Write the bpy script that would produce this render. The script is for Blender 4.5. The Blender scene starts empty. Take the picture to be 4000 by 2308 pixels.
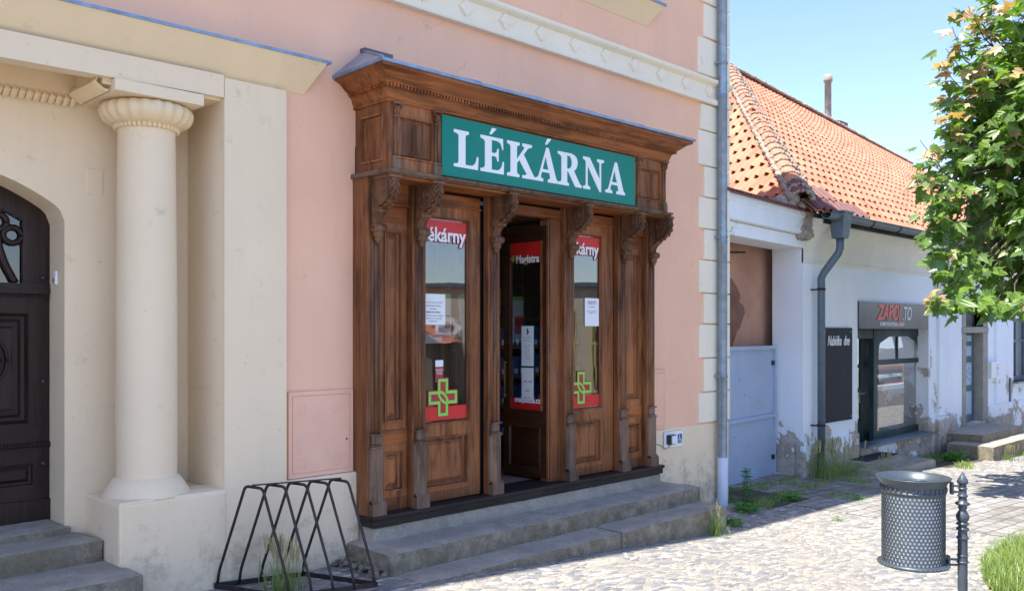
import bpy, bmesh, math, random
from mathutils import Vector, Matrix
R = math.radians
random.seed(7)
scene = bpy.context.scene
C = scene.collection

# ------------------------------------------------------------------ camera, sky, sun
# world frame: X along the pink facade, Y into the buildings, Z up; the camera stands at the origin, eye height z = 0
cam_d = bpy.data.cameras.new('camera')
cam = bpy.data.objects.new('camera', cam_d); C.objects.link(cam)
cam.location = (0, 0, 0)
cam.rotation_euler = (R(90), 0, R(-45))
cam_d.lens = 31.5; cam_d.sensor_width = 36.0; cam_d.sensor_fit = 'HORIZONTAL'
cam_d.shift_y = 0.034
cam_d.clip_start = 0.05; cam_d.clip_end = 3000
scene.camera = cam

SUNV = Vector((-0.47, 0.075, 1.0)).normalized()
el = math.asin(SUNV.z); az = math.atan2(SUNV.x, SUNV.y)
w = bpy.data.worlds.new("World"); scene.world = w; w.use_nodes = True
nt = w.node_tree; nt.nodes.clear()
sky = nt.nodes.new('ShaderNodeTexSky'); sky.sky_type = 'NISHITA'; sky.sun_disc = False
sky.sun_elevation = el; sky.sun_rotation = az
sky.altitude = 200; sky.air_density = 1.0; sky.dust_density = 0.6; sky.ozone_density = 3.0
bg = nt.nodes.new('ShaderNodeBackground'); bg.inputs['Strength'].default_value = 0.108
wo = nt.nodes.new('ShaderNodeOutputWorld')
tn = nt.nodes.new('ShaderNodeMix'); tn.data_type = 'RGBA'; tn.blend_type = 'MULTIPLY'; tn.inputs[0].default_value = 1.0; tn.inputs[7].default_value = (1.0, .95, 1.03, 1)
nt.links.new(sky.outputs[0], tn.inputs[6]); nt.links.new(tn.outputs[2], bg.inputs['Color']); nt.links.new(bg.outputs[0], wo.inputs['Surface'])
sd = bpy.data.lights.new('sun', 'SUN'); sd.energy = 3.4; sd.angle = R(0.5); sd.color = (1.0, 0.95, 0.87)
so = bpy.data.objects.new('sun', sd); C.objects.link(so)
so.rotation_euler = SUNV.to_track_quat('Z', 'Y').to_euler()
scene.view_settings.view_transform = 'Standard'; scene.view_settings.look = 'None'
scene.view_settings.gamma = 1.0
scene.view_settings.exposure = 1.68
scene.render.engine = 'CYCLES'
scene.cycles.max_bounces = 8; scene.cycles.transparent_max_bounces = 12

S2 = math.sqrt(2.0); SD = 4000 / 2523.0
def at(px, py, Y):
    """point of the plane Y=const seen at pixel (px,py) of the 2523 px wide photo: measurements were taken on real planes"""
    u = (px * SD - 2000) / 3500; v = (1290 - py * SD) / 3500
    return Vector((Y * (1 + u) / (1 - u), Y, Y * S2 * v / (1 - u)))

GP = [(-60, -1.5), (-20, -1.6), (2.7, -1.66), (3.8, -1.69), (7.6, -1.935), (11.3, -2.0), (17, -2.2), (24, -2.35), (60, -2.6), (200, -3)]
def g(x, y=0):
    for (a, za), (b, zb) in zip(GP, GP[1:]):
        if x <= b:
            return za + (zb - za) * (x - a) / (b - a)
    return GP[-1][1]

# ------------------------------------------------------------------ materials
def lk(nt, a, b): nt.links.new(a, b)
def nmat(name):
    m = bpy.data.materials.new(name); m.use_nodes = True
    nt = m.node_tree; b = nt.nodes['Principled BSDF']
    return m, nt, b
def noise(nt, scale, detail=6, rough=.6, vec=None, stretch=None, dist=0.0):
    n = nt.nodes.new('ShaderNodeTexNoise'); n.inputs['Scale'].default_value = scale
    n.inputs['Detail'].default_value = detail; n.inputs['Roughness'].default_value = rough
    n.inputs['Distortion'].default_value = dist
    tc = nt.nodes.new('ShaderNodeTexCoord')
    mp = nt.nodes.new('ShaderNodeMapping')
    if stretch: mp.inputs['Scale'].default_value = stretch
    lk(nt, vec or tc.outputs['Object'], mp.inputs['Vector']); lk(nt, mp.outputs[0], n.inputs['Vector'])
    return n.outputs['Fac']
def ramp(nt, fac, stops):
    r = nt.nodes.new('ShaderNodeValToRGB'); e = r.color_ramp.elements
    while len(e) < len(stops): e.new(0.5)
    for i, (p, c) in enumerate(stops):
        e[i].position = p
        e[i].color = (c[0], c[1], c[2], 1) if isinstance(c, (tuple, list)) else (c, c, c, 1)
    lk(nt, fac, r.inputs[0]); return r.outputs[0]
def mix(nt, fac, a, b, mode='MIX'):
    m = nt.nodes.new('ShaderNodeMix'); m.data_type = 'RGBA'; m.blend_type = mode
    if isinstance(fac, (int, float)): m.inputs[0].default_value = fac
    else: lk(nt, fac, m.inputs[0])
    for k, x in ((6, a), (7, b)):
        if isinstance(x, (tuple, list)): m.inputs[k].default_value = (x[0], x[1], x[2], 1)
        else: lk(nt, x, m.inputs[k])
    return m.outputs[2]
def math_(nt, op, a, b=None):
    m = nt.nodes.new('ShaderNodeMath'); m.operation = op
    for k, x in ((0, a), (1, b)):
        if x is None: continue
        if isinstance(x, (int, float)): m.inputs[k].default_value = x
        else: lk(nt, x, m.inputs[k])
    return m.outputs[0]
def bump(nt, b, h, strength=.3, dist=.01):
    n = nt.nodes.new('ShaderNodeBump'); n.inputs['Strength'].default_value = strength
    n.inputs['Distance'].default_value = dist
    lk(nt, h, n.inputs['Height']); lk(nt, n.outputs[0], b.inputs['Normal'])
def sc(c, k): return (c[0] * k, c[1] * k, c[2] * k)

def plaster(name, col, var=.08, dirt=None, dirt_z=-1.25, bscale=120, bstr=.25, rough=.9):
    """painted render: faint blotches, fine grain, optional worn or dirty patches"""
    m, nt, b = nmat(name)
    c = ramp(nt, noise(nt, 1.3, 5), [(.3, sc(col, 1 - var)), (.7, sc(col, 1 + var * .5))])
    c = mix(nt, ramp(nt, noise(nt, 2.2, 4, .6, stretch=(3.0, 3.0, .35)), [(.52, 0), (.75, .35)]), c, sc(col, .86))
    # hairline cracks
    tc = nt.nodes.new('ShaderNodeTexCoord'); v = nt.nodes.new('ShaderNodeTexVoronoi'); v.feature = 'DISTANCE_TO_EDGE'; v.inputs['Scale'].default_value = .55
    nn = nt.nodes.new('ShaderNodeTexNoise'); nn.inputs['Scale'].default_value = 2.2; nn.inputs['Detail'].default_value = 7
    va = nt.nodes.new('ShaderNodeVectorMath'); va.operation = 'MULTIPLY_ADD'; va.inputs[1].default_value = (.5, .5, .5)
    lk(nt, tc.outputs['Object'], nn.inputs['Vector']); lk(nt, nn.outputs['Color'], va.inputs[0]); lk(nt, tc.outputs['Object'], va.inputs[2]); lk(nt, va.outputs[0], v.inputs['Vector'])
    ck = ramp(nt, v.outputs['Distance'], [(0, .32), (.0022, 0)])
    ck = math_(nt, 'MULTIPLY', ck, ramp(nt, noise(nt, .7, 3), [(.58, 0), (.66, 1)]))
    c = mix(nt, ck, c, sc(col, .45))
    # splash dirt low on the wall
    sx = nt.nodes.new('ShaderNodeSeparateXYZ'); lk(nt, tc.outputs['Object'], sx.inputs[0])
    mr = nt.nodes.new('ShaderNodeMapRange'); mr.inputs[1].default_value = -1.9; mr.inputs[2].default_value = dirt_z + .15; mr.inputs[3].default_value = .24; mr.inputs[4].default_value = 0
    lk(nt, sx.outputs[2], mr.inputs[0])
    sp = ramp(nt, math_(nt, 'ADD', noise(nt, 6, 8, .75), mr.outputs[0]), [(.60, 0), (.85, .75)])
    c = mix(nt, sp, c, (.25, .215, .17))
    # small scuffs and specks
    c = mix(nt, ramp(nt, noise(nt, 26, 2, .5), [(.74, 0), (.78, .45)]), c, sc(col, .5))
    if dirt:
        f = ramp(nt, noise(nt, 1.1, 8, .7), [(.62, 0), (.68, 1)])
        c = mix(nt, f, c, dirt)
    lk(nt, c, b.inputs['Base Color']); b.inputs['Roughness'].default_value = rough
    h = math_(nt, 'ADD', noise(nt, bscale, 4), math_(nt, 'MULTIPLY', noise(nt, 14, 3), .8))
    bump(nt, b, h, bstr, .004)
    return m
def wood(name, dark, light, axis='z', rough=.42, grey=0.0):
    m, nt, b = nmat(name)
    st = {'z': (22, 22, .9), 'x': (.9, 22, 22), 'y': (22, .9, 22)}[axis]
    g1 = noise(nt, 2.4, 7, .65, stretch=tuple(v_ * (.75 if v_ > 2 else 1) for v_ in st), dist=.5)
    g4 = noise(nt, 2.4, 5, .6, stretch=tuple(v_ * (.22 if v_ > 2 else .8) for v_ in st), dist=.6)
    g2 = noise(nt, 1.4, 4, .6)
    g3 = noise(nt, 9, 6, .7, stretch=st)
    c = ramp(nt, g1, [(.28, dark), (.50, mixc(dark, light, .42)), (.66, mixc(dark, light, .62)), (.82, light)])
    c = mix(nt, ramp(nt, g2, [(.38, 0), (.66, .6)]), c, mixc(dark, light, .12))
    c = mix(nt, ramp(nt, noise(nt, .55, 3), [(.42, 0), (.66, .35)]), c, (light[0] * 1.1, light[1] * 1.15, light[2] * 1.2))
    c = mix(nt, ramp(nt, g4, [(.38, .6), (.52, 0)]), c, sc(dark, .8))
    c = mix(nt, ramp(nt, g3, [(.55, 0), (.70, .55)]), c, sc(dark, .45))
    geo = nt.nodes.new('ShaderNodeNewGeometry')     # every board has its own tone
    rv = ramp(nt, geo.outputs['Random Per Island'], [(0, (.66, .64, .64)), (.5, (.95, .95, .95)), (1, (1.2, 1.15, 1.08))])
    c = mix(nt, 1.0, c, rv, 'MULTIPLY')
    if grey:
        f = ramp(nt, noise(nt, 3.2, 6, .7, stretch=(1, 1, .45)), [(.46 + .12 * (1 - grey), 0), (.68, grey)])
        c = mix(nt, f, c, (.20, .165, .135))
    lk(nt, c, b.inputs['Base Color'])
    r = ramp(nt, g2, [(.3, rough - .08), (.7, rough + .2)]); lk(nt, r, b.inputs['Roughness'])
    b.inputs['Specular IOR Level'].default_value = .28
    bump(nt, b, g1, .45, .005)
    return m
def mixc(a, b, t): return tuple(x * (1 - t) + y * t for x, y in zip(a, b))
def simple(name, col, rough=.5, metal=0, var=.1, scale=6, bstr=.08, bscale=40):
    m, nt, b = nmat(name)
    c = ramp(nt, noise(nt, scale, 5), [(.3, sc(col, 1 - var)), (.7, sc(col, 1 + var))])
    lk(nt, c, b.inputs['Base Color']); b.inputs['Roughness'].default_value = rough; b.inputs['Metallic'].default_value = metal
    if bstr: bump(nt, b, noise(nt, bscale, 4), bstr, .004)
    return m
def stone(name, c1, c2, c3=None, bstr=.6, moss=None, scale=5):
    m, nt, b = nmat(name)
    c = ramp(nt, noise(nt, scale, 9, .72), [(.28, c1), (.5, mixc(c1, c2, .5)), (.72, c2)])
    if c3: c = mix(nt, ramp(nt, noise(nt, 1.7, 6, .7), [(.5, 0), (.62, .8)]), c, c3)
    c = mix(nt, ramp(nt, noise(nt, 70, 3, .7), [(.35, .35), (.55, 0)]), c, sc(c1, .5))
    if moss: c = mix(nt, ramp(nt, noise(nt, 2.6, 7, .75), [(.56, 0), (.70, .75)]), c, moss)
    lk(nt, c, b.inputs['Base Color']); b.inputs['Roughness'].default_value = .92
    h = math_(nt, 'ADD', noise(nt, 45, 6, .7), math_(nt, 'MULTIPLY', noise(nt, 7, 5), 1.6))
    bump(nt, b, h, bstr, .012)
    return m
def glass(name, ior=2.15, tint=(.82, .86, .86)):
    m = bpy.data.materials.new(name); m.use_nodes = True; nt = m.node_tree; nt.nodes.clear()
    o = nt.nodes.new('ShaderNodeOutputMaterial'); mx = nt.nodes.new('ShaderNodeMixShader')
    t = nt.nodes.new('ShaderNodeBsdfTransparent'); t.inputs[0].default_value = (*tint, 1)
    gl = nt.nodes.new('ShaderNodeBsdfGlossy'); gl.inputs['Roughness'].default_value = 0.0
    fr = nt.nodes.new('ShaderNodeFresnel')
    ge = nt.nodes.new('ShaderNodeNewGeometry')      # thin pane: the same reflectance from both sides
    mr = nt.nodes.new('ShaderNodeMapRange'); mr.inputs[3].default_value = ior; mr.inputs[4].default_value = 1 / ior
    lk(nt, ge.outputs['Backfacing'], mr.inputs[0]); lk(nt, mr.outputs[0], fr.inputs[0])
    n = nt.nodes.new('ShaderNodeTexNoise'); n.inputs['Scale'].default_value = 1.6
    bp = nt.nodes.new('ShaderNodeBump'); bp.inputs['Strength'].default_value = .05; bp.inputs['Distance'].default_value = .02
    lk(nt, n.outputs[0], bp.inputs['Height']); lk(nt, bp.outputs[0], gl.inputs['Normal'])
    lk(nt, fr.outputs[0], mx.inputs[0]); lk(nt, t.outputs[0], mx.inputs[1]); lk(nt, gl.outputs[0], mx.inputs[2])
    lk(nt, mx.outputs[0], o.inputs[0]); return m

M = {}
M['pink'] = plaster('pink_plaster', (.83, .505, .345), .06)
M['cream'] = plaster('cream_plaster', (.76, .60, .385), .05)
M['cream2'] = plaster('cream_plaster_smooth', (.79, .645, .455), .05)
M['quoin'] = plaster('quoin_plaster', (.84, .76, .60), .05)
M['pinkmetal'] = simple('pink_painted_metal', (.79, .47, .335), .5, 0, .05)
M['blueplaster'] = plaster('old_blue_white_plaster', (.60, .70, .80), .07, dirt=None, bstr=.4)
M['brownplaster'] = plaster('old_brown_plaster', (.56, .31, .22), .30, dirt=(.30, .17, .13), bstr=.5)
M['greyplaster'] = plaster('pale_cornice_plaster', (.80, .78, .68), .10, bstr=.4)
M['zinc'] = simple('zinc_sheet', (.24, .31, .42), .38, .55, .25, 9, .1)
M['woodz'] = wood('oak_vertical', (.060, .0185, .0075), (.46, .178, .066), 'z', grey=.25)
M['woodx'] = wood('oak_horizontal', (.066, .019, .0065), (.52, .178, .055), 'x', grey=.08)
M['woodyshade'] = wood('oak_depth_shade', (.022, .008, .003), (.09, .032, .011), 'y')  # same oak, darkened: the vestibule shade is put into its colour
M['woodgrey'] = wood('weathered_oak', (.05, .028, .018), (.34, .215, .145), 'z', rough=.7, grey=.6)
M['woodcarved'] = wood('carved_oak', (.040, .016, .009), (.33, .155, .078), 'z', rough=.5, grey=.25)
M['woodsill'] = wood('dark_sill_wood', (.016, .011, .011), (.05, .038, .037), 'x', rough=.5)
M['shadeblack'] = simple('shade_black', (.006, .005, .005), .9, 0, .1, bstr=0)  # near-black colour standing for the shade in gaps and unlit rooms
M['doorwood'] = wood('dark_stained_door', (.013, .0075, .006), (.042, .021, .016), 'z', rough=.4)
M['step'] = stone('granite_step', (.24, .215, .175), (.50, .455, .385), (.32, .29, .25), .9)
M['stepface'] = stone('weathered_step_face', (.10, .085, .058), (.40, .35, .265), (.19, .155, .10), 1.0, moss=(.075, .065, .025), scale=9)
M['concrete'] = stone('pale_concrete', (.24, .215, .175), (.46, .42, .35), None, .4)
M['rackmetal'] = simple('rusty_dark_steel', (.030, .022, .024), .55, .3, .5, 25, .3, 60)
M['binmetal'] = simple('grey_painted_cast_metal', (.065, .083, .10), .38, .3, .12, 12, .15)
M['green'] = simple('green_sign_sheet', (.003, .20, .15), .22, 0, .03, bstr=0)
M['white'] = simple('white_vinyl', (.78, .82, .84), .45, 0, .02, bstr=0)
M['paper'] = simple('white_paper', (.72, .74, .77), .8, 0, .03, bstr=0)
M['red'] = simple('red_vinyl', (.55, .018, .018), .4, 0, .12, 8, bstr=0)
M['darkred'] = simple('dark_red_vinyl', (.36, .03, .04), .4, 0, .05, bstr=0)
M['lime'] = simple('lime_vinyl', (.22, .62, .09), .4, 0, .03, bstr=0)
M['ink'] = simple('grey_print', (.16, .16, .18), .8, 0, .05, bstr=0)
M['black'] = simple('black_board', (.012, .013, .02), .75, 0, .3, 30, bstr=.05)
M['blackgloss'] = simple('black_plastic', (.02, .025, .03), .35, 0, .1, bstr=0)
M['blue'] = simple('blue_print', (.03, .07, .24), .5, 0, .05, bstr=0)
M['glass'] = glass('window_glass')
M['glass2'] = glass('strong_reflecting_glass', 2.6)
M['gate'] = simple('blue_grey_painted_sheet', (.36, .44, .58), .5, 0, .06, 3, .05)
M['pipe'] = simple('zinc_pipe', (.25, .32, .40), .4, .5, .2, 10, .1)
M['pipedark'] = simple('dark_grey_painted_pipe', (.10, .145, .18), .45, .1, .15, 8, .1)
M['pvc'] = simple('white_pvc', (.55, .60, .72), .4, 0, .03, bstr=0)
M['tile'] = simple('clay_tile', (.54, .215, .13), .8, 0, .12, 3.5, .25, 50)
nt_ = M['tile'].node_tree; b_t = nt_.nodes['Principled BSDF']; src = b_t.inputs['Base Color'].links[0].from_socket
ge_ = nt_.nodes.new('ShaderNodeNewGeometry')
tv = ramp(nt_, ge_.outputs['Random Per Island'], [(0, (.74, .66, .62)), (.2, (.92, .9, .9)), (.8, (1.05, 1.03, 1.03)), (1, (1.16, 1.2, 1.2))])
tc_ = mix(nt_, 1.0, src, tv, 'MULTIPLY')
tc_ = mix(nt_, ramp(nt_, noise(nt_, 1.1, 8, .75), [(.56, 0), (.72, .5)]), tc_, (.22, .17, .13))
lk(nt_, tc_, b_t.inputs['Base Color'])
M['tiledark'] = simple('maroon_tile_and_shade', (.14, .035, .03), .5, 0, .3, 12, .2)  # dark tile; at the eaves corner its maroon is painted-in shadow
M['mortar'] = stone('roof_mortar', (.24, .20, .16), (.48, .42, .35), None, .8)
M['greenpaint'] = wood('green_painted_wood', (.012, .032, .034), (.04, .075, .075), 'z', rough=.5, grey=.15)
M['signgrey'] = simple('grey_sign_sheet', (.075, .075, .082), .3, .2, .35, 1.3, bstr=0)
M['interior'] = simple('brown_interior_wall', (.26, .20, .15), .9)
M['bluebox'] = simple('blue_binder', (.03, .08, .22), .6)
M['steel'] = simple('bare_steel', (.45, .45, .45), .3, 1, .05)
M['brass'] = simple('brass', (.5, .38, .18), .35, .9, .1)
M['rock'] = stone('stone_surround', (.28, .26, .22), (.42, .40, .35), None, .4)
M['yellow'] = simple('yellow_print', (.75, .5, .12), .6)
M['green'].node_tree.nodes['Principled BSDF'].inputs['Specular IOR Level'].default_value = .22
M['trunk'] = stone('maple_bark', (.07, .055, .04), (.16, .13, .10), None, .9, scale=14)

# ------------------------------------------------------------------ mesh helpers
class MB:
    """collects polygons, then links them as one mesh object"""
    def __init__(s): s.v = []; s.f = []; s.mi = []; s.cur = 0; s.smooth = []
    def add(s, vs, fs, sm=False):
        o = len(s.v); s.v += [tuple(p) for p in vs]
        for f in fs:
            s.f.append([o + i for i in f]); s.mi.append(s.cur); s.smooth.append(sm)
        return s
    def box(s, x0, x1, y0, y1, z0, z1):
        if x0 > x1: x0, x1 = x1, x0
        if y0 > y1: y0, y1 = y1, y0
        if z0 > z1: z0, z1 = z1, z0
        v = [(x, y, z) for x in (x0, x1) for y in (y0, y1) for z in (z0, z1)]
        return s.add(v, [(0, 1, 3, 2), (4, 6, 7, 5), (0, 4, 5, 1), (2, 3, 7, 6), (0, 2, 6, 4), (1, 5, 7, 3)])
    def quad(s, a, b, c, d): return s.add([a, b, c, d], [(0, 1, 2, 3)])
    def prism(s, poly, axis, a, b, sm=False):
        """poly of 2D points extruded along an axis; x: (y,z), y: (x,z), z: (x,y)"""
        def p3(p, t): return {'x': (t, p[0], p[1]), 'y': (p[0], t, p[1]), 'z': (p[0], p[1], t)}[axis]
        n = len(poly)
        v = [p3(p, a) for p in poly] + [p3(p, b) for p in poly]
        o = len(s.v); s.v += v
        for i in range(n):
            s.f.append([o + i, o + (i + 1) % n, o + n + (i + 1) % n, o + n + i]); s.mi.append(s.cur); s.smooth.append(sm)
        s.f.append([o + i for i in range(n)][::-1]); s.mi.append(s.cur); s.smooth.append(False)
        s.f.append([o + n + i for i in range(n)]); s.mi.append(s.cur); s.smooth.append(False)
        return s
    def lathe(s, prof, cx, cy, n=24, lobes=0, amp=0, twist=0, sm=True, a0=0, a1=2 * math.pi):
        full = abs(a1 - a0 - 2 * math.pi) < 1e-6
        m = n if full else n + 1
        v = []
        for (r, z) in prof:
            for k in range(m):
                a = a0 + (a1 - a0) * k / n
                rr = r * (1 + amp * abs(math.cos((a + twist * z) * lobes / 2))) if lobes else r
                v.append((cx + rr * math.cos(a), cy + rr * math.sin(a), z))
        f = []
        for i in range(len(prof) - 1):
            for k in range(n):
                k2 = (k + 1) % m if full else k + 1
                f.append((i * m + k, i * m + k2, (i + 1) * m + k2, (i + 1) * m + k))
        return s.add(v, f, sm)
    def tube(s, pts, r, n=10, caps=True, sm=True):
        pts = [Vector(p) for p in pts]
        rs = r if isinstance(r, (list, tuple)) else [r] * len(pts)
        v = []; up = None
        for i, p in enumerate(pts):
            t = (pts[min(i + 1, len(pts) - 1)] - pts[max(i - 1, 0)])
            if t.length < 1e-9: t = Vector((0, 0, 1))
            t.normalize()
            if up is None:
                up = Vector((0, 0, 1)) if abs(t.z) < .9 else Vector((1, 0, 0))
            a = up - t * up.dot(t); a.normalize(); b = t.cross(a); up = a
            for k in range(n):
                th = 2 * math.pi * k / n
                v.append(p + (a * math.cos(th) + b * math.sin(th)) * rs[i])
        f = [(i * n + k, i * n + (k + 1) % n, (i + 1) * n + (k + 1) % n, (i + 1) * n + k) for i in range(len(pts) - 1) for k in range(n)]
        s.add(v, f, sm)
        if caps:
            o = len(s.v) - len(v)
            s.f.append([o + k for k in range(n)][::-1]); s.mi.append(s.cur); s.smooth.append(False)
            s.f.append([o + (len(pts) - 1) * n + k for k in range(n)]); s.mi.append(s.cur); s.smooth.append(False)
        return s
    def blob(s, c, r, seg=10, rings=6, jit=0):
        c = Vector(c); rx, ry, rz = r if isinstance(r, (tuple, list)) else (r, r, r)
        v = [c + Vector((0, 0, -rz))]
        for i in range(1, rings):
            ph = -math.pi / 2 + math.pi * i / rings
            for k in range(seg):
                a = 2 * math.pi * k / seg; j = 1 + random.uniform(-jit, jit)
                v.append(c + Vector((rx * math.cos(ph) * math.cos(a) * j, ry * math.cos(ph) * math.sin(a) * j, rz * math.sin(ph) * j)))
        v.append(c + Vector((0, 0, rz)))
        f = [(0, 1 + (k + 1) % seg, 1 + k) for k in range(seg)]
        for i in range(rings - 2):
            for k in range(seg):
                f.append((1 + i * seg + k, 1 + i * seg + (k + 1) % seg, 1 + (i + 1) * seg + (k + 1) % seg, 1 + (i + 1) * seg + k))
        o = 1 + (rings - 2) * seg; t = len(v) - 1
        f += [(o + k, o + (k + 1) % seg, t) for k in range(seg)]
        return s.add(v, f, True)
    def panel(s, x0, x1, z0, z1, Y, prof, flip=None):
        """rectangular board facing -Y whose moulding follows (inset, depth) rings; last ring is filled"""
        rings = []
        for ins, d in prof:
            rings.append([(x0 + ins, Y + d, z0 + ins), (x1 - ins, Y + d, z0 + ins), (x1 - ins, Y + d, z1 - ins), (x0 + ins, Y + d, z1 - ins)])
        if flip is not None:      # board facing -X (depth goes to +X): x-range is a range of Y
            rings = [[(flip + (p[1] - Y), p[0], p[2]) for p in r] for r in rings]
        for a, b in zip(rings, rings[1:]):
            for k in range(4):
                s.add([a[k], a[(k + 1) % 4], b[(k + 1) % 4], b[k]], [(0, 1, 2, 3)])
        s.add(rings[-1], [(0, 1, 2, 3)])
        return s
    def ring(s, x0, x1, z0, z1, Y, prof):
        """like panel but left open in the middle (a window sash)"""
        rings = [[(x0 + i, Y + d, z0 + i2), (x1 - i, Y + d, z0 + i2), (x1 - i, Y + d, z1 - i3), (x0 + i, Y + d, z1 - i3)] for (i, i2, i3, d) in prof]
        for a, b in zip(rings, rings[1:]):
            for k in range(4):
                s.add([a[k], a[(k + 1) % 4], b[(k + 1) % 4], b[k]], [(0, 1, 2, 3)])
        return s
    def build(s, name, mat, parent=None, bevel=0, segs=2, autos=False, **kw):
        me = bpy.data.meshes.new(name); me.from_pydata([tuple(p) for p in s.v], [], s.f)
        for p, sm in zip(me.polygons, s.smooth): p.use_smooth = sm
        mats = mat if isinstance(mat, (list, tuple)) else [mat]
        for m in mats: me.materials.append(m)
        if len(mats) > 1:
            for p, i in zip(me.polygons, s.mi): p.material_index = i
        bm = bmesh.new(); bm.from_mesh(me)
        if kw.get('weld', True) and bevel: bmesh.ops.remove_doubles(bm, verts=bm.verts, dist=.0002)
        if kw.get('recalc', True): bmesh.ops.recalc_face_normals(bm, faces=bm.faces)
        bm.to_mesh(me); bm.free(); me.update()
        o = bpy.data.objects.new(name, me); C.objects.link(o)
        if parent is not None: adopt(o, parent)
        if bevel:
            b = o.modifiers.new('bevel', 'BEVEL'); b.width = bevel; b.segments = segs; b.limit_method = 'ANGLE'; b.angle_limit = R(35)
            b.harden_normals = False
        return o
def adopt(o, parent):
    o.parent = parent
    if parent.type == 'EMPTY': o.matrix_parent_inverse = Matrix.Translation(-Vector(parent.location))
def thing(name, label, cat, loc, group=None):
    o = bpy.data.objects.new(name, None); C.objects.link(o); o.empty_display_size = .1
    o.location = loc; tag(o, label, cat, group); return o
def tag(o, label, cat=None, group=None):
    if label: o['label'] = label
    if cat: o['category'] = cat
    if group: o['group'] = group
    return o
def struct(o, kind='structure'): o['kind'] = kind; return o
def dup(root, loc, rotz=0, scale=1, label=None):
    def cp(o, parent):
        c = o.copy(); C.objects.link(c)
        if parent: c.parent = parent; c.matrix_parent_inverse = o.matrix_parent_inverse.copy()
        for ch in [x for x in C.objects if x.parent == o and x.name != c.name]: cp(ch, c)
        return c
    r = cp(root, None); r.location = loc; r.rotation_euler = (0, 0, rotz); r.scale = (scale,) * 3
    if label: r['label'] = label
    return r

def flat(name, polys, mat, parent, org, ax, ay, thick=.002, scale=1.0):
    """closed 2D outlines (inner ones are holes) laid as one thin solid sheet on the plane org + x*ax + y*ay"""
    cu = bpy.data.curves.new(name, 'CURVE'); cu.dimensions = '2D'; cu.fill_mode = 'BOTH'; cu.extrude = thick / 2
    for pl in polys:
        sp = cu.splines.new('POLY'); sp.points.add(len(pl) - 1)
        for i, p in enumerate(pl): sp.points[i].co = (p[0] * scale, p[1] * scale, 0, 1)
        sp.use_cyclic_u = True
    return _curve(name, cu, mat, parent, org, ax, ay)
def _curve(name, cu, mat, parent, org, ax, ay):
    t = bpy.data.objects.new('tmp', cu); C.objects.link(t)
    dg = bpy.context.evaluated_depsgraph_get(); dg.update()
    me = bpy.data.meshes.new_from_object(t.evaluated_get(dg))
    bpy.data.objects.remove(t)
    ax = Vector(ax).normalized(); ay = Vector(ay).normalized(); n = ax.cross(ay)
    mt = Matrix((ax, ay, n)).transposed().to_4x4(); mt.translation = Vector(org)
    me.transform(mt); me.materials.clear(); me.materials.append(mat)
    o = bpy.data.objects.new(name, me); C.objects.link(o)
    if parent is not None: adopt(o, parent)
    return o
def text(name, s, size, mat, parent, org, ax=(1, 0, 0), ay=(0, 0, 1), bold=0, shear=0, xs=1.0, align='LEFT', thick=.001, space=1.0, width=None, line=1.0):
    cu = bpy.data.curves.new(name, 'FONT'); cu.body = s; cu.size = size; cu.offset = bold; cu.shear = shear
    cu.extrude = thick; cu.align_x = align; cu.space_character = space; cu.space_line = line
    t = bpy.data.objects.new('tmp', cu); C.objects.link(t)
    dg = bpy.context.evaluated_depsgraph_get(); dg.update()
    me = bpy.data.meshes.new_from_object(t.evaluated_get(dg)); bpy.data.objects.remove(t)
    xsv = [v.co.x for v in me.vertices]
    if width and xsv:
        xs = width / (max(xsv) - min(xsv))
        if align == 'LEFT':
            for v in me.vertices: v.co.x -= min(xsv)
    for v in me.vertices: v.co.x *= xs
    ax = Vector(ax).normalized(); ay = Vector(ay).normalized(); n = ax.cross(ay)
    mt = Matrix((ax, ay, n)).transposed().to_4x4(); mt.translation = Vector(org)
    me.transform(mt); me.materials.clear(); me.materials.append(mat)
    o = bpy.data.objects.new(name, me); C.objects.link(o)
    if parent is not None: adopt(o, parent)
    return o

def wall_grid(mb, x0, x1, z0, z1, Y, holes, depth):
    """front face of a wall with rectangular holes (hx0,hx1,hz0,hz1) and their reveals"""
    xs = sorted({x0, x1, *[h[0] for h in holes], *[h[1] for h in holes]})
    zs = sorted({z0, z1, *[h[2] for h in holes], *[h[3] for h in holes]})
    for a, b in zip(xs, xs[1:]):
        for c, d in zip(zs, zs[1:]):
            mx, mz = (a + b) / 2, (c + d) / 2
            if any(h[0] < mx < h[1] and h[2] < mz < h[3] for h in holes): continue
            mb.quad((a, Y, c), (b, Y, c), (b, Y, d), (a, Y, d))
    for h in holes:
        a, b, c, d = h[:4]; Y2 = Y + depth
        mb.quad((a, Y, c), (a, Y, d), (a, Y2, d), (a, Y2, c)); mb.quad((b, Y, c), (b, Y2, c), (b, Y2, d), (b, Y, d))
        mb.quad((a, Y, d), (b, Y, d), (b, Y2, d), (a, Y2, d)); 
        if len(h) < 5: mb.quad((a, Y, c), (a, Y2, c), (b, Y2, c), (b, Y, c))
    return mb

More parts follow.
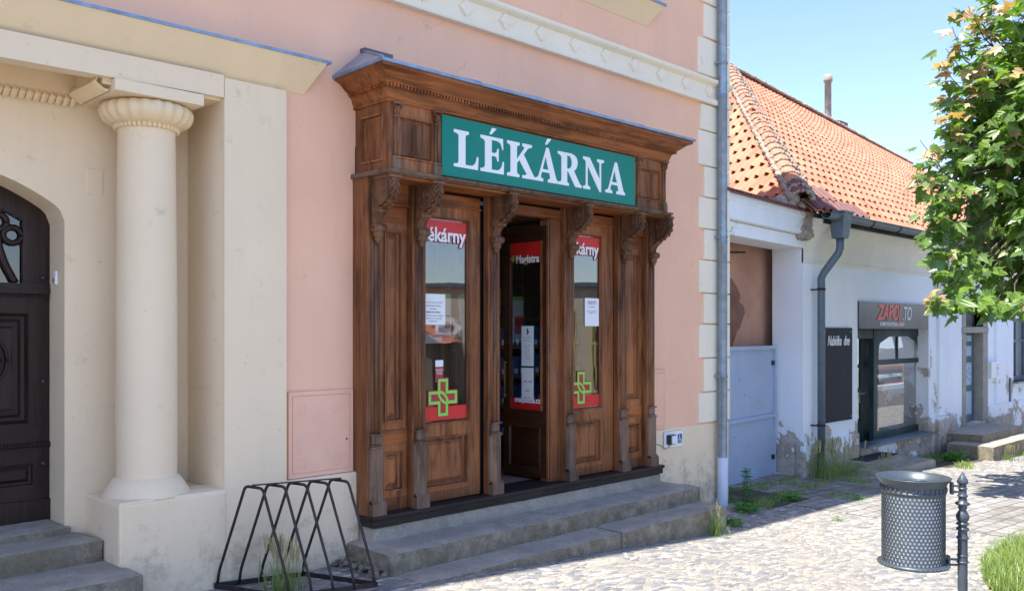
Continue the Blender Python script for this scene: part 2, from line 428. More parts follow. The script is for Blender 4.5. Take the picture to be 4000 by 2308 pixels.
# ------------------------------------------------------------------ ground
def cobble_mat():
    m, nt, b = nmat('mosaic_cobbles')
    tc = nt.nodes.new('ShaderNodeTexCoord'); mp = nt.nodes.new('ShaderNodeMapping')
    mp.inputs['Rotation'].default_value = (0, 0, R(32)); mp.inputs['Scale'].default_value = (.8, 1.75, 1.0)
    n = nt.nodes.new('ShaderNodeTexNoise'); n.inputs['Scale'].default_value = 1.1; n.inputs['Detail'].default_value = 2
    lk(nt, tc.outputs['Object'], n.inputs['Vector'])
    va = nt.nodes.new('ShaderNodeVectorMath'); va.operation = 'MULTIPLY_ADD'
    va.inputs[1].default_value = (.35, .35, 0)
    lk(nt, n.outputs['Color'], va.inputs[0]); lk(nt, tc.outputs['Object'], va.inputs[2])
    lk(nt, va.outputs[0], mp.inputs['Vector'])
    v1 = nt.nodes.new('ShaderNodeTexVoronoi'); v1.feature = 'F1'; v1.inputs['Scale'].default_value = 14.5; v1.inputs['Randomness'].default_value = .85
    v2 = nt.nodes.new('ShaderNodeTexVoronoi'); v2.feature = 'DISTANCE_TO_EDGE'; v2.inputs['Scale'].default_value = 14.5; v2.inputs['Randomness'].default_value = .85
    for v in (v1, v2): lk(nt, mp.outputs[0], v.inputs['Vector'])
    sep = nt.nodes.new('ShaderNodeSeparateColor'); lk(nt, v1.outputs['Color'], sep.inputs[0])
    stonec = ramp(nt, sep.outputs[0], [(.0, (.12, .14, .165)), (.25, (.18, .20, .225)), (.48, (.25, .25, .25)), (.66, (.34, .315, .275)), (.85, (.40, .36, .30)), (1, (.66, .65, .62))])
    stonec = mix(nt, ramp(nt, noise(nt, 30, 5, .7), [(.35, .30), (.6, 0)]), stonec, (.16, .155, .15))
    joint = ramp(nt, noise(nt, 5, 5), [(.3, (.29, .25, .19)), (.7, (.42, .36, .28))])
    f = ramp(nt, v2.outputs['Distance'], [(.0, .9), (.10, 0)])
    c = mix(nt, f, stonec, joint)
    c = mix(nt, ramp(nt, noise(nt, .8, 6, .7), [(.45, 0), (.75, .55)]), c, (.36, .31, .24))
    lk(nt, c, b.inputs['Base Color']); b.inputs['Roughness'].default_value = .78
    h = math_(nt, 'ADD', ramp(nt, v2.outputs['Distance'], [(0, 0), (.16, 1)]), math_(nt, 'MULTIPLY', noise(nt, 40, 4), .3))
    h = math_(nt, 'ADD', h, math_(nt, 'MULTIPLY', sep.outputs[1], .7))
    bump(nt, b, h, .7, .012)
    return m
def sett_mat():
    m, nt, b = nmat('granite_setts')
    tc = nt.nodes.new('ShaderNodeTexCoord'); mp = nt.nodes.new('ShaderNodeMapping'); mp.inputs['Rotation'].default_value = (0, 0, R(4))
    n = nt.nodes.new('ShaderNodeTexNoise'); n.inputs['Scale'].default_value = 2.5
    lk(nt, tc.outputs['Object'], n.inputs['Vector'])
    va = nt.nodes.new('ShaderNodeVectorMath'); va.operation = 'MULTIPLY_ADD'; va.inputs[1].default_value = (.06, .06, 0)
    lk(nt, n.outputs['Color'], va.inputs[0]); lk(nt, tc.outputs['Object'], va.inputs[2]); lk(nt, va.outputs[0], mp.inputs['Vector'])
    br = nt.nodes.new('ShaderNodeTexBrick'); br.inputs['Scale'].default_value = 1.0
    br.inputs['Brick Width'].default_value = .165; br.inputs['Row Height'].default_value = .155; br.inputs['Mortar Size'].default_value = .010
    br.inputs['Mortar Smooth'].default_value = .4; br.inputs['Bias'].default_value = 0
    br.inputs['Color1'].default_value = (.27, .26, .25, 1); br.inputs['Color2'].default_value = (.40, .385, .36, 1); br.inputs['Mortar'].default_value = (.17, .14, .11, 1)
    lk(nt, mp.outputs[0], br.inputs['Vector'])
    c = mix(nt, ramp(nt, noise(nt, 25, 5, .7), [(.35, .4), (.6, 0)]), br.outputs['Color'], (.2, .19, .18))
    c = mix(nt, ramp(nt, noise(nt, 1.3, 6, .7), [(.42, 0), (.62, .7)]), c, (.10, .085, .055))
    lk(nt, c, b.inputs['Base Color']); b.inputs['Roughness'].default_value = .8
    h = math_(nt, 'SUBTRACT', math_(nt, 'MULTIPLY', noise(nt, 30, 4), .35), math_(nt, 'MULTIPLY', br.outputs['Fac'], 1.3))
    bump(nt, b, h, .9, .014); return m
def soil_mat(name, c1, c2, c3):
    m, nt, b = nmat(name)
    c = ramp(nt, noise(nt, 4, 8, .75), [(.3, c1), (.5, c2), (.68, c3)])
    lk(nt, c, b.inputs['Base Color']); b.inputs['Roughness'].default_value = .95
    bump(nt, b, noise(nt, 28, 6, .7), .9, .03); return m
def hill(x, y, z, r, hgt):
    d = math.hypot(x - z[0], y - z[1]) / r
    return hgt * math.exp(-d * d * 1.5)
def ground_z(x, y):
    return g(x, y)
def sheet(name, xs, ys, off, mat, zf=ground_z):
    mb = MB(); n = len(ys)
    v = [(x, y, zf(x, y) + off) for x in xs for y in ys]
    f = [(i * n + j, (i + 1) * n + j, (i + 1) * n + j + 1, i * n + j + 1) for i in range(len(xs) - 1) for j in range(n - 1)]
    mb.add(v, f, True); o = mb.build(name, mat); return struct(o)
def fr(a, b, st):
    n = max(1, int(round((b - a) / st))); return [a + (b - a) * i / n for i in range(n + 1)]
gx = fr(-60, -4, 8)[:-1] + fr(-4, 30, .5)[:-1] + fr(30, 200, 10)
gy = fr(-120, -4, 8)[:-1] + fr(-4, 7, .5)[:-1] + fr(7, 200, 12)
sheet('pavement', gx, gy, 0, cobble_mat())
sheet('gate_driveway', fr(9.35, 13.0, .4), fr(1.0, 6.6, .4), .004, sett_mat())
M['asphalt'] = stone('asphalt', (.06, .06, .062), (.13, .13, .13), None, .4)
sheet('road', fr(-40, 120, 5), fr(-3.2, .6, 1.0), .004, M['asphalt'])
M['soil'] = soil_mat('grassy_soil', (.035, .045, .015), (.08, .07, .045), (.13, .12, .09))

# ------------------------------------------------------------------ pink building
WY = 5.5
pb = thing('pink_building', 'pink plastered townhouse with cream portal, quoins and diamond belt course, holding the pharmacy', 'building', (4.0, 6.0, -1.7))
mb = MB()
wall_grid(mb, 2.9, 8.98, -1.03, 6.6, WY, [(3.86, 7.33, -1.03, 1.75, 1)], .25)
wall_grid(mb, -9, 2.9, 1.6, 6.6, WY, [], .2)
wall_grid(mb, -9, -.45, -2.2, 1.6, WY, [], .2)
mb.quad((8.98, WY, -2.4), (8.98, 16, -2.4), (8.98, 16, 6.6), (8.98, WY, 6.6))
mb.quad((-9, WY, -2.4), (-9, 16, -2.4), (-9, 16, 6.6), (-9, WY, 6.6))
mb.build('wall', M['pink'], pb)
mb = MB()      # plinth, cut for the shop
PL = 5.488
mb.box(2.13, 3.865, 5.455, 5.75, -2.3, -1.035)
mb.build('plinth', M['cream2'], pb, bevel=.012); mb = MB()
mb.box(7.335, 8.992, PL, 5.75, -2.4, -1.03)
mb.build('plinth', M['cream2'], pb, bevel=.012)
# eaves and roof far above the frame: they cast the long shade
mb = MB()
mb.prism([(5.19, 6.55), (5.5, 6.3), (5.52, 6.6), (16, 6.6), (10.8, 9.0), (5.17, 6.65)], 'x', -9.3, 9.2)
mb.build('roof', M['tile'], pb)
# belt course
mb = MB(); x0, x1 = -9, 8.99
mb.box(x0, x1, 5.478, 5.52, 2.55, 2.75)
mb.prism([(5.44, 2.50), (5.435, 2.515), (5.435, 2.555), (5.478, 2.572), (5.52, 2.572), (5.52, 2.50)], 'x', x0, x1)
mb.prism([(5.47, 2.715), (5.435, 2.735), (5.425, 2.75), (5.425, 2.775), (5.52, 2.80), (5.52, 2.715)], 'x', x0, x1)
belt = mb.build('belt_course', M['quoin'], pb)
for k in range(-4, 9):
    xc = 4.93 + .452 * k; zc = 2.645; mb = MB(); a, h = .074, .071
    o4 = [(xc - a, 5.477, zc), (xc, 5.477, zc - h), (xc + a, 5.477, zc), (xc, 5.477, zc + h)]
    i4 = [(xc - a * .93, 5.454, zc), (xc, 5.454, zc - h * .93), (xc + a * .93, 5.454, zc), (xc, 5.454, zc + h * .93)]
    mb.add(o4 + i4, [(0, 1, 5, 4), (1, 2, 6, 5), (2, 3, 7, 6), (3, 0, 4, 7), (4, 5, 6, 7)])
    mb.build('diamond_ornament', M['quoin'], belt)
# corner quoins
zb = [-1.02, -.68, -.305, .07, .41, .776, 1.118, 1.468, 1.812, 2.2, 2.495]
for i, (a, b) in enumerate(zip(zb, zb[1:])):
    wide = i % 2 == 0
    if i == 9: wide = False
    xl = 8.375 if wide else 8.475
    if i == 9: xl = 8.41
    MB().box(xl + random.uniform(-.006, .006), 8.995, 5.472, 5.52, a + .006, b - .006).build('quoin', M['quoin'], pb, bevel=.01)
for i, (a, b) in enumerate([(2.81, 3.22), (3.23, 3.6), (3.61, 3.98), (3.99, 4.36)]):
    MB().box(8.36 if i % 2 == 0 else 8.475, 8.995, 5.472, 5.52, a + .006, b - .006).build('quoin', M['quoin'], pb, bevel=.01)
# upper window cornice
mb = MB()
def hood(mb, xl, xr, zb_, zt, zt2, o, Yw=5.5, zl=0):
    """slanting hood: narrow at the wall line, wider at its drip edge; zl lowers its far left end"""
    v = [(xl, Yw - .003, zb_ + zl), (xr, Yw - .003, zb_), (xr + o, Yw - o - .02, zt), (xl - o, Yw - o - .02, zt + zl), (xr + o, Yw, zt), (xl - o, Yw, zt + zl), (xr, Yw + .02, zb_), (xl, Yw + .02, zb_ + zl)]
    mb.add(v, [(0, 1, 2, 3), (1, 6, 4, 2), (0, 3, 5, 7), (3, 2, 4, 5)])
hood(mb, 4.6, 7.44, 3.10, 3.30, 3.32, .12)
mb.build('window_cornice', M['cream'], pb)
mb = MB(); mb.prism([(5.345, 3.30), (5.345, 3.325), (5.5, 3.36), (5.5, 3.33), (5.36, 3.30)], 'x', 4.45, 7.58)
mb.build('cornice_flashing', M['zinc'], pb)

# ---- portal on the left
prt = MB()
PX0, PX1 = 2.805, 3.262
prt.box(PX0, PX1, 5.455, 6.02, -1.04, 1.645)
RY = 5.99
# recessed wall with a segmental arch
cxA, RA, apex, hw = 1.2, 1.34, 1.01, .80
def archz(x):
    dx = min(abs(x - cxA), hw)
    z = apex - (RA - math.sqrt(max(RA * RA - dx * dx, 0)))
    e = hw - dx
    if e < .06: z -= .06 * (1 - math.sqrt(max(0, 1 - (1 - e / .06) ** 2)))
    return z
xsA = [cxA - hw + 2 * hw * i / 60 for i in range(61)]
zt = 1.6
prt.quad((-.5, RY, -2.2), (cxA - hw, RY, -2.2), (cxA - hw, RY, zt), (-.5, RY, zt))
prt.quad((cxA + hw, RY, -2.2), (PX0 + .02, RY, -2.2), (PX0 + .02, RY, zt), (cxA + hw, RY, zt))
DY = 6.27
for a, b in zip(xsA, xsA[1:]):
    za, zb2 = archz(a), archz(b)
    prt.quad((a, RY, za), (b, RY, zb2), (b, RY, zt), (a, RY, zt))
    prt.quad((a, RY, za), (a, DY, za), (b, DY, zb2), (b, RY, zb2))
for xx in (cxA - hw, cxA + hw):
    prt.quad((xx, RY, -1.5), (xx, DY, -1.5), (xx, DY, archz(xx)), (xx, RY, archz(xx)))
prt.quad((-.5, 5.455, -2.2), (-.5, RY, -2.2), (-.5, RY, zt), (-.5, 5.455, zt))
portal = prt.build('portal', M['cream2'], pb)
mb = MB()
# entablature beam over the recess, its soffit, the slanting hood
mb.add([(-1.1, 5.452, 1.46), (2.80, 5.452, 1.515), (2.80, 5.452, 1.66), (-1.1, 5.452, 1.63), (-1.1, 5.56, 1.46), (2.80, 5.56, 1.515), (-1.1, 5.56, 1.62), (2.80, 5.56, 1.62)],
       [(0, 1, 2, 3), (0, 1, 5, 4), (4, 5, 7, 6)])
mb.quad((-1.1, 5.5, 1.58), (2.80, 5.5, 1.60), (2.80, RY, 1.60), (-1.1, RY, 1.58))
ent = mb.build('entablature', M['cream2'], portal)
mb = MB(); hood(mb, -1.3, 3.42, 1.655, 1.872, 1.88, .115, zl=-.05)
mb.build('hood', M['cream'], portal)
mb = MB()
mb.add([(-1.44, 5.355, 1.822), (3.565, 5.355, 1.872), (3.565, 5.355, 1.892), (-1.44, 5.355, 1.842), (-1.44, 5.5, 1.90), (3.565, 5.5, 1.93), (3.565, 5.5, 1.872), (-1.44, 5.5, 1.822)],
       [(0, 1, 2, 3), (3, 2, 5, 4), (1, 6, 5, 2), (0, 3, 4, 7), (0, 7, 6, 1)])
mb.build('hood_flashing', M['zinc'], portal)
mb = MB(); mb.box(-1.3, 2.1, 5.70, RY, 1.545, 1.60); 
# leaf moulding: scalloped band along the back wall, then towards the street beside the abacus
def leafband(mb, p0, p1, inward, n, w=.085, h=.075):
    p0 = Vector(p0); p1 = Vector(p1); d = (p1 - p0); L = d.length; d.normalize(); inward = Vector(inward)
    st = L / n
    for i in range(n):
        a = p0 + d * st * (i + .06); b = p0 + d * st * (i + .94); c = (a + b) / 2
        pr = []
        for k, (o_, zz) in enumerate([(0, 0), (w * .45, .006), (w * .9, .03), (w, h * .6), (w * .75, h)]):
            wd = 1.0 if k < 3 else .85
            q0 = c + (a - c) * wd + inward * o_ + Vector((0, 0, zz - h)); q1 = c + (b - c) * wd + inward * o_ + Vector((0, 0, zz - h))
            qm = c + inward * (o_ + .012) + Vector((0, 0, zz - h - (.014 if k == 0 else .004)))
            pr.append((q0, qm, q1))
        v = [x for t in pr for x in t]
        f = []
        for k in range(len(pr) - 1):
            f += [(k * 3, k * 3 + 1, k * 3 + 4, k * 3 + 3), (k * 3 + 1, k * 3 + 2, k * 3 + 5, k * 3 + 4)]
        mb.add(v, f)
lb = MB()
leafband(lb, (-.4, RY - .004, 1.475), (2.06, RY - .004, 1.475), (0, -1, 0), 58, .06, .06)
lb.box(-.45, 2.10, RY - .05, RY, 1.44, 1.60)
leafband(lb, (2.09, 5.95, 1.51), (2.09, 5.50, 1.51), (-1, 0, 0), 12, .075, .07)
lb.box(2.05, 2.10, 5.50, 5.95, 1.47, 1.60)
lb.build('leaf_moulding', M['cream'], portal)
ab = MB(); ab.box(2.10, 2.655, 5.437, RY, 1.432, 1.502)
ab.box(2.655, 2.81, 5.50, RY, 1.50, 1.60)
ab.build('abacus', M['cream2'], portal)
# column
cx, cy = 2.405, 5.715
col = MB()
prof = [(.185, -1.0), (.183, -.93), (.185, -.6), (.184, -.2), (.182, .3), (.178, .8), (.174, 1.15), (.172, 1.245), (.176, 1.262), (.178, 1.285)]
col.lathe(prof, cx, cy, 48)
colo = col.build('column', M['cream2'], portal)
b_ = MB(); b_.lathe([(.183, -.925), (.20, -.935), (.222, -.965), (.262, -1.03), (.268, -1.046), (.0, -1.05)], cx, cy, 48); b_.build('column_base', M['cream2'], colo)
cp = MB()
cp.lathe([(.17, 1.29), (.195, 1.296), (.222, 1.306), (.246, 1.324), (.262, 1.352), (.267, 1.380), (.258, 1.408), (.236, 1.426), (.20, 1.434), (.1, 1.436)], cx, cy, 120, lobes=22, amp=.075)
cp.build('capital', M['cream'], colo)
bd = MB()
for k in range(40):
    a = 2 * math.pi * k / 40; bd.blob((cx + .187 * math.cos(a), cy + .187 * math.sin(a), 1.285), (.0165, .0165, .02), 8, 6)
bd.build('bead_ring', M['cream'], colo)
# pedestal
pd = MB(); pd.prism([(2.125, 5.44), (2.125, 5.995), (2.82, 5.995), (2.82, 5.45)], 'z', -2.2, -1.046)
pd.build('pedestal', M['cream2'], portal, bevel=.014)
pt = MB(); pt.box(2.135, 2.235, 5.984, 5.995, .87, 1.04)
pt.build('plaster_patch', M['cream2'], portal, bevel=.006)

# ---- panelled door in the portal
dr = thing('portal_door', 'dark brown carved double door with pierced fanlight under the cream arch', 'door', (1.2, 6.27, -1.24))
mb = MB(); D0 = 6.262
def doorleaf(xa, xb, s):
    # xa < xb ; s = +1 when the outer stile is on the right
    mb.panel(xa, xb, -.86, .235, D0, [(0, 0), (.135, 0), (.145, -.006), (.155, .018), (.175, .022), (.19, .016), (.215, .012), (.23, .02)])
    mb.panel(xa, xb, -1.10, -.89, D0, [(0, 0), (.125, 0), (.13, .02), (.15, .022), (.165, .008), (.19, .006)] if False else [(0, 0), (.045, 0), (.05, .02), (.065, .022), (.08, .008)])
for (xa, xb) in ((.405, 1.197), (1.203, 1.996)):
    leaf = MB(); 
    leaf.panel(xa, xb, -.72, .235, D0, [(0, 0), (.125, 0), (.132, -.008), (.145, .016), (.165, .022), (.185, .010), (.21, .006), (.222, .016)])
    leaf.panel(xa, xb, -1.09, -.755, D0, [(0, 0), (.10, 0), (.104, .016), (.12, .02), (.14, .004)])
    leaf.box(xa, xb, D0 - .018, D0 + .02, -1.235, -1.09)
    leaf.box(xa, xb, D0 - .012, D0 + .02, -.755, -.72)
    lo = leaf.build('door_leaf', M['doorwood'], dr)
    rb = MB()
    for i in range(44):
        xx = xa + (xb - xa) * (i + .5) / 44
        rb.blob((xx, D0 - .016, -.737), (.012, .012, .014), 6, 4)
    rb.build('rope_moulding', M['doorwood'], lo)
    cr = MB(); xc = (xa + xb) / 2
    cr.tube([(xc + .15 * math.cos(t), D0 + .003, -.19 + .17 * math.sin(t)) for t in [2 * math.pi * k / 32 for k in range(33)]], .010, 6)
    cr.tube([(xc + .115 * math.cos(t), D0 + .001, -.19 + .135 * math.sin(t)) for t in [2 * math.pi * k / 32 for k in range(33)]], .007, 6)
    cr.blob((xc, D0 + .016, -.19), (.09, .03, .11), 16, 8)
    cr.build('carved_rosette', M['doorwood'], lo)
tr = MB(); tr.box(.41, 1.99, D0 - .03, D0 + .02, .235, .262); tr.box(.41, 1.99, D0 - .02, D0 + .02, .262, .30)
for i in range(90): tr.blob((.42 + i * .0174, D0 - .034, .222), (.007, .008, .01), 6, 4)
tr.build('transom_rail', M['doorwood'], dr)
fan = MB()      # fanlight board with an arched opening
FX0, FX1 = .56, 1.845
def fin(x): return archz(cxA + (x - cxA) * .93) - .155 - (.10 * max(0, abs(x - cxA) - .5))
xf = [.40 + 1.6 * i / 80 for i in range(81)]
for a, b in zip(xf, xf[1:]):
    m_ = (a + b) / 2
    if FX0 < m_ < FX1:
        fan.quad((a, D0, fin(a)), (b, D0, fin(b)), (b, D0, archz(b) + .03), (a, D0, archz(a) + .03))
        fan.quad((a, D0, fin(a)), (b, D0, fin(b)), (b, D0 + .04, fin(b)), (a, D0 + .04, fin(a)))
    else:
        fan.quad((a, D0, .30), (b, D0, .30), (b, D0, archz(b) + .03), (a, D0, archz(a) + .03))
for xx in (FX0, FX1): fan.quad((xx, D0, .30), (xx, D0 + .04, .30), (xx, D0 + .04, fin(xx)), (xx, D0, fin(xx)))
fo = fan.build('fanlight_board', M['doorwood'], dr)
gr = MB()
for s in (-1, 1):
    for (ox, oz, r_) in ((.585, .605, .042), (.50, .685, .040), (.40, .745, .040), (.29, .785, .038), (.17, .81, .036)):
        gr.tube([(cxA + s * (ox) + (r_ + .012) * math.cos(t), D0 + .02, oz + (r_ + .008) * math.sin(t)) for t in [2 * math.pi * k / 18 for k in range(19)]], .020, 6)
    for k in range(5):
        x_b = .60 - k * .135
        gr.tube([(cxA + s * (x_b - .10 * math.sin(t * 1.6) ), D0 + .02, .30 + (.30 + k * .035) * t) for t in [i / 12 for i in range(13)]], .026, 6)
gr.build('carved_grille', M['doorwood'], fo)
gp = MB(); gp.quad((FX0, D0 + .035, .30), (FX1, D0 + .035, .30), (FX1, D0 + .035, .86), (FX0, D0 + .035, .86)); gp.build('fanlight_glass', M['glass'], fo)
MB().box(.1, 2.6, D0 + .10, D0 + .12, -1.5, 1.4).build('backing', M['shadeblack'], dr)  # black sheet painting the unlit space behind the door
hn = MB()
for z in (.34, -.33, -.86): hn.blob((1.955, D0 - .012, z), (.018, .014, .018), 8, 6)
hn.build('hinge_knob', M['blackgloss'], dr)
bell = thing('door_bell', 'small white bell push on the right reveal of the portal door', 'doorbell', (1.99, 6.13, .32))
m2 = MB(); m2.box(1.982, 1.999, 6.10, 6.15, .29, .38); bo = m2.build('housing', M['white'], bell, bevel=.006)
MB().box(1.977, 1.982, 6.115, 6.135, .305, .335).build('button', M['steel'], bell)

# ---- stone steps of the portal
ps = thing('portal_steps', 'worn grey granite steps below the dark portal door', 'steps', (1.2, 5.6, -1.66))
def rough_step(name, x0, x1, y0, y1, z0, z1, mat, parent, amp=.007, cell=.06):
    """a stone block with a slightly uneven top and front and worn arrises"""
    bm = bmesh.new()
    nx = max(2, int((x1 - x0) / cell)); ny = max(2, int((y1 - y0) / cell)); nz = max(2, int((z1 - z0) / cell))
    mb = MB()
    def sheet2(fn, nu, nv):
        v = [fn(i / nu, j / nv) for i in range(nu + 1) for j in range(nv + 1)]
        mb.add(v, [(i * (nv + 1) + j, (i + 1) * (nv + 1) + j, (i + 1) * (nv + 1) + j + 1, i * (nv + 1) + j + 1) for i in range(nu) for j in range(nv)], True)
    X = lambda t: x0 + (x1 - x0) * t; Yf = lambda t: y0 + (y1 - y0) * t; Z = lambda t: z0 + (z1 - z0) * t
    sheet2(lambda a, b: (X(a), Yf(b), z1), nx, ny); sheet2(lambda a, b: (X(a), y0, Z(b)), nx, nz)
    sheet2(lambda a, b: (x0, Yf(a), Z(b)), ny, nz); sheet2(lambda a, b: (x1, Yf(a), Z(b)), ny, nz)
    from mathutils import noise as mn
    out = []
    for (x, y, z) in mb.v:
        n = mn.noise_vector(Vector((x * 3.1, y * 3.1, z * 3.1))); n2 = mn.noise_vector(Vector((x * 14, y * 14, z * 14)))
        e = sum(1 for c in (abs(x - x0) < 1e-6 or abs(x - x1) < 1e-6, abs(y - y0) < 1e-6, abs(z - z1) < 1e-6) if c)
        p = Vector((x, y, z)) + n * amp + n2 * amp * .4
        if e >= 2:
            c = Vector(((x0 + x1) / 2, (y0 + y1) / 2, (z0 + z1) / 2))
            k = .010 + .008 * abs(n2.x)
            if abs(y - y0) < 1e-6: p.y += k
            if abs(z - z1) < 1e-6: p.z -= k
            if abs(x - x0) < 1e-6: p.x += k
            if abs(x - x1) < 1e-6: p.x -= k
        out.append(p)
    mb.v = [tuple(p) for p in out]
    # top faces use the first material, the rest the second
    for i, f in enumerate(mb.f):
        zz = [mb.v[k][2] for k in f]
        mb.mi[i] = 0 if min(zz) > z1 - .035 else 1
    me_o = mb.build(name, [mat[0], mat[1]], parent)
    return me_o
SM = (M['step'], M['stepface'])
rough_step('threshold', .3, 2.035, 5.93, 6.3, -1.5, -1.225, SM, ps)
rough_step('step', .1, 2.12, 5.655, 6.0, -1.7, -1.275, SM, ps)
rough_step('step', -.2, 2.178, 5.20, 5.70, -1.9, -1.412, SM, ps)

# ---- painted service cabinets set in the wall
def cabinet(x0, x1, z0, z1, label, vents=True):
    t = thing('service_cabinet', label, 'cabinet', ((x0 + x1) / 2, WY, z0))
    m = MB(); m.panel(x0, x1, z0, z1, 5.478, [(-.002, .025), (0, 0), (.026, 0), (.028, .006), (.033, .006), (.034, 0)])
    m.build('cabinet_front', M['pinkmetal'], t)
    if vents:
        for (vx, vz) in ((.07, -.10), (.36, -.10), (.07, -.47), (.36, -.47)):
            v = MB()
            for k in range(6):
                zz = z1 + vz - k * .0135
                v.prism([(5.479, zz), (5.4755, zz + .001), (5.479, zz + .003)], 'x', x0 + vx, x0 + vx + .075)
            v.build('vent', M['pinkmetal'], t)
        l = MB(); l.blob((x0 + .478, 5.474, z1 - .36), (.007, .005, .007), 8, 5); l.build('lock', M['blackgloss'], t)
    return t
cabinet(3.292, 3.828, -1.03, -.43, 'pink louvred meter cabinet between the cream pilaster and the pharmacy front')
cabinet(7.36, 7.748, -1.02, -.41, 'plain pink cabinet door in the wall right of the pharmacy front', False)

# ---- call box plate right of the shop
t = thing('call_plate', 'white plate with black call box and blue wheelchair symbol beside the steps', 'sign', (7.88, 5.47, -1.23))
MB().box(7.712, 8.044, 5.466, 5.478, -1.225, -1.062).build('plate', M['white'], t, bevel=.003)
m = MB(); m.box(7.742, 7.86, 5.418, 5.466, -1.19, -1.09); m.build('call_box', M['blackgloss'], t, bevel=.005)
MB().box(7.768, 7.862, 5.408, 5.418, -1.182, -1.098).build('cover', M['paper'], t)
rr = [(.014 + .0, 0), (.066, 0), (.074, .006), (.08, .014), (.08, .086), (.074, .094), (.066, .1), (.014, .1), (.006, .094), (0, .086), (0, .014), (.006, .006)]
flat('symbol_field', [rr], M['blue'], t, (7.945, 5.4645, -1.195), (1, 0, 0), (0, 0, 1), .002)
wc = MB(); X0, Z0 = 7.945, -1.195
wc.tube([(X0 + .036 + .021 * math.cos(a), 5.462, Z0 + .033 + .022 * math.sin(a)) for a in [R(120) + R(270) * k / 16 for k in range(17)]], .0035, 6)
wc.tube([(X0 + .030, 5.462, Z0 + .082), (X0 + .032, 5.462, Z0 + .045), (X0 + .055, 5.462, Z0 + .045), (X0 + .063, 5.462, Z0 + .022), (X0 + .07, 5.462, Z0 + .025)], .004, 6)
wc.blob((X0 + .030, 5.462, Z0 + .086), (.006, .003, .006), 8, 5)
wc.build('wheelchair_symbol', M['white'], t)
cb = MB(); cb.tube([(7.80, 5.46, -1.19), (7.79, 5.462, -1.215), (7.72, 5.47, -1.235), (7.66, 5.475, -1.19), (7.55, 5.478, -1.165), (7.44, 5.48, -1.16)], .0035, 6)
cb.build('cable', M['ink'], t)
sc_ = MB()
for xx in (7.725, 8.03):
    for zz in (-1.075, -1.21): sc_.blob((xx, 5.4655, zz), (.004, .002, .004), 6, 4)
sc_.build('screw', M['ink'], t)

# ---- rain pipe at the corner
t = thing('drainpipe', 'tall zinc drainpipe with white plastic foot at the corner of the pink building', 'drainpipe', (8.72, 5.40, -1.95))
PXc, PYc = 8.725, 5.405
for a, b in ((-1.45, -.50), (-.50, 1.0), (1.0, 2.62), (2.62, 4.2), (4.2, 6.5)):
    m = MB(); m.lathe([(.052, a), (.052, b - .03), (.055, b - .028), (.055, b), (.052, b)], PXc, PYc, 24)
    m.tube([(PXc + .0, PYc - .0525, a), (PXc, PYc - .0525, b)], .0022, 5)
    m.build('pipe_section', M['pipe'], t)
m = MB(); m.lathe([(.059, -1.99), (.059, -1.42), (.056, -1.415), (.05, -1.415)], PXc, PYc, 24); m.build('plastic_foot', M['pvc'], t)
for z in (-.52, 1.025, 2.96, 4.9):
    m = MB(); m.lathe([(.054, z), (.060, z + .002), (.060, z + .022), (.054, z + .024)], PXc, PYc, 24)
    m.box(PXc - .07, PXc - .045, PYc - .012, PYc + .1, z + .002, z + .022); m.build('pipe_clamp', M['pipe'], t)

# ------------------------------------------------------------------ pharmacy shop front
sf = thing('shopfront', 'carved brown oak shopfront with cornice, corbels and open door above stone steps', 'shopfront', (5.59, 5.3, -1.43))
CX = 5.59
SX0, SX1 = 3.84, 7.335          # outer faces of the wooden body
YB, YP, YF = 5.385, 5.325, 5.10  # bay plane, post backing plane, frieze plane
ZS = -1.345                      # sill top
ZC = 1.11                        # underside of the frieze shelf
# sill
m = MB(); m.box(3.872 - .02, 7.43, 5.262, 5.62, ZS - .03, ZS)
m.build('sill_board', M['woodsill'], sf, bevel=.006)
m = MB(); m.box(3.86, 7.415, 5.275, 5.6, ZS - .082, ZS - .0305); m.build('sill_plate', M['woodsill'], sf, bevel=.004)
# side returns
for xs, s in ((SX0, -1), (SX1, 1)):
    m = MB(); m.box(min(xs, xs - s * .03), max(xs, xs - s * .03), YP - .005, 5.55, ZS + .001, ZC + .02)
    m.box(min(xs + s * .002, xs - s * .004), max(xs + s * .002, xs - s * .004), YP + .06, YP + .068, ZS, ZC)
    m.build('side_board', M['woodz'], sf, bevel=.003)
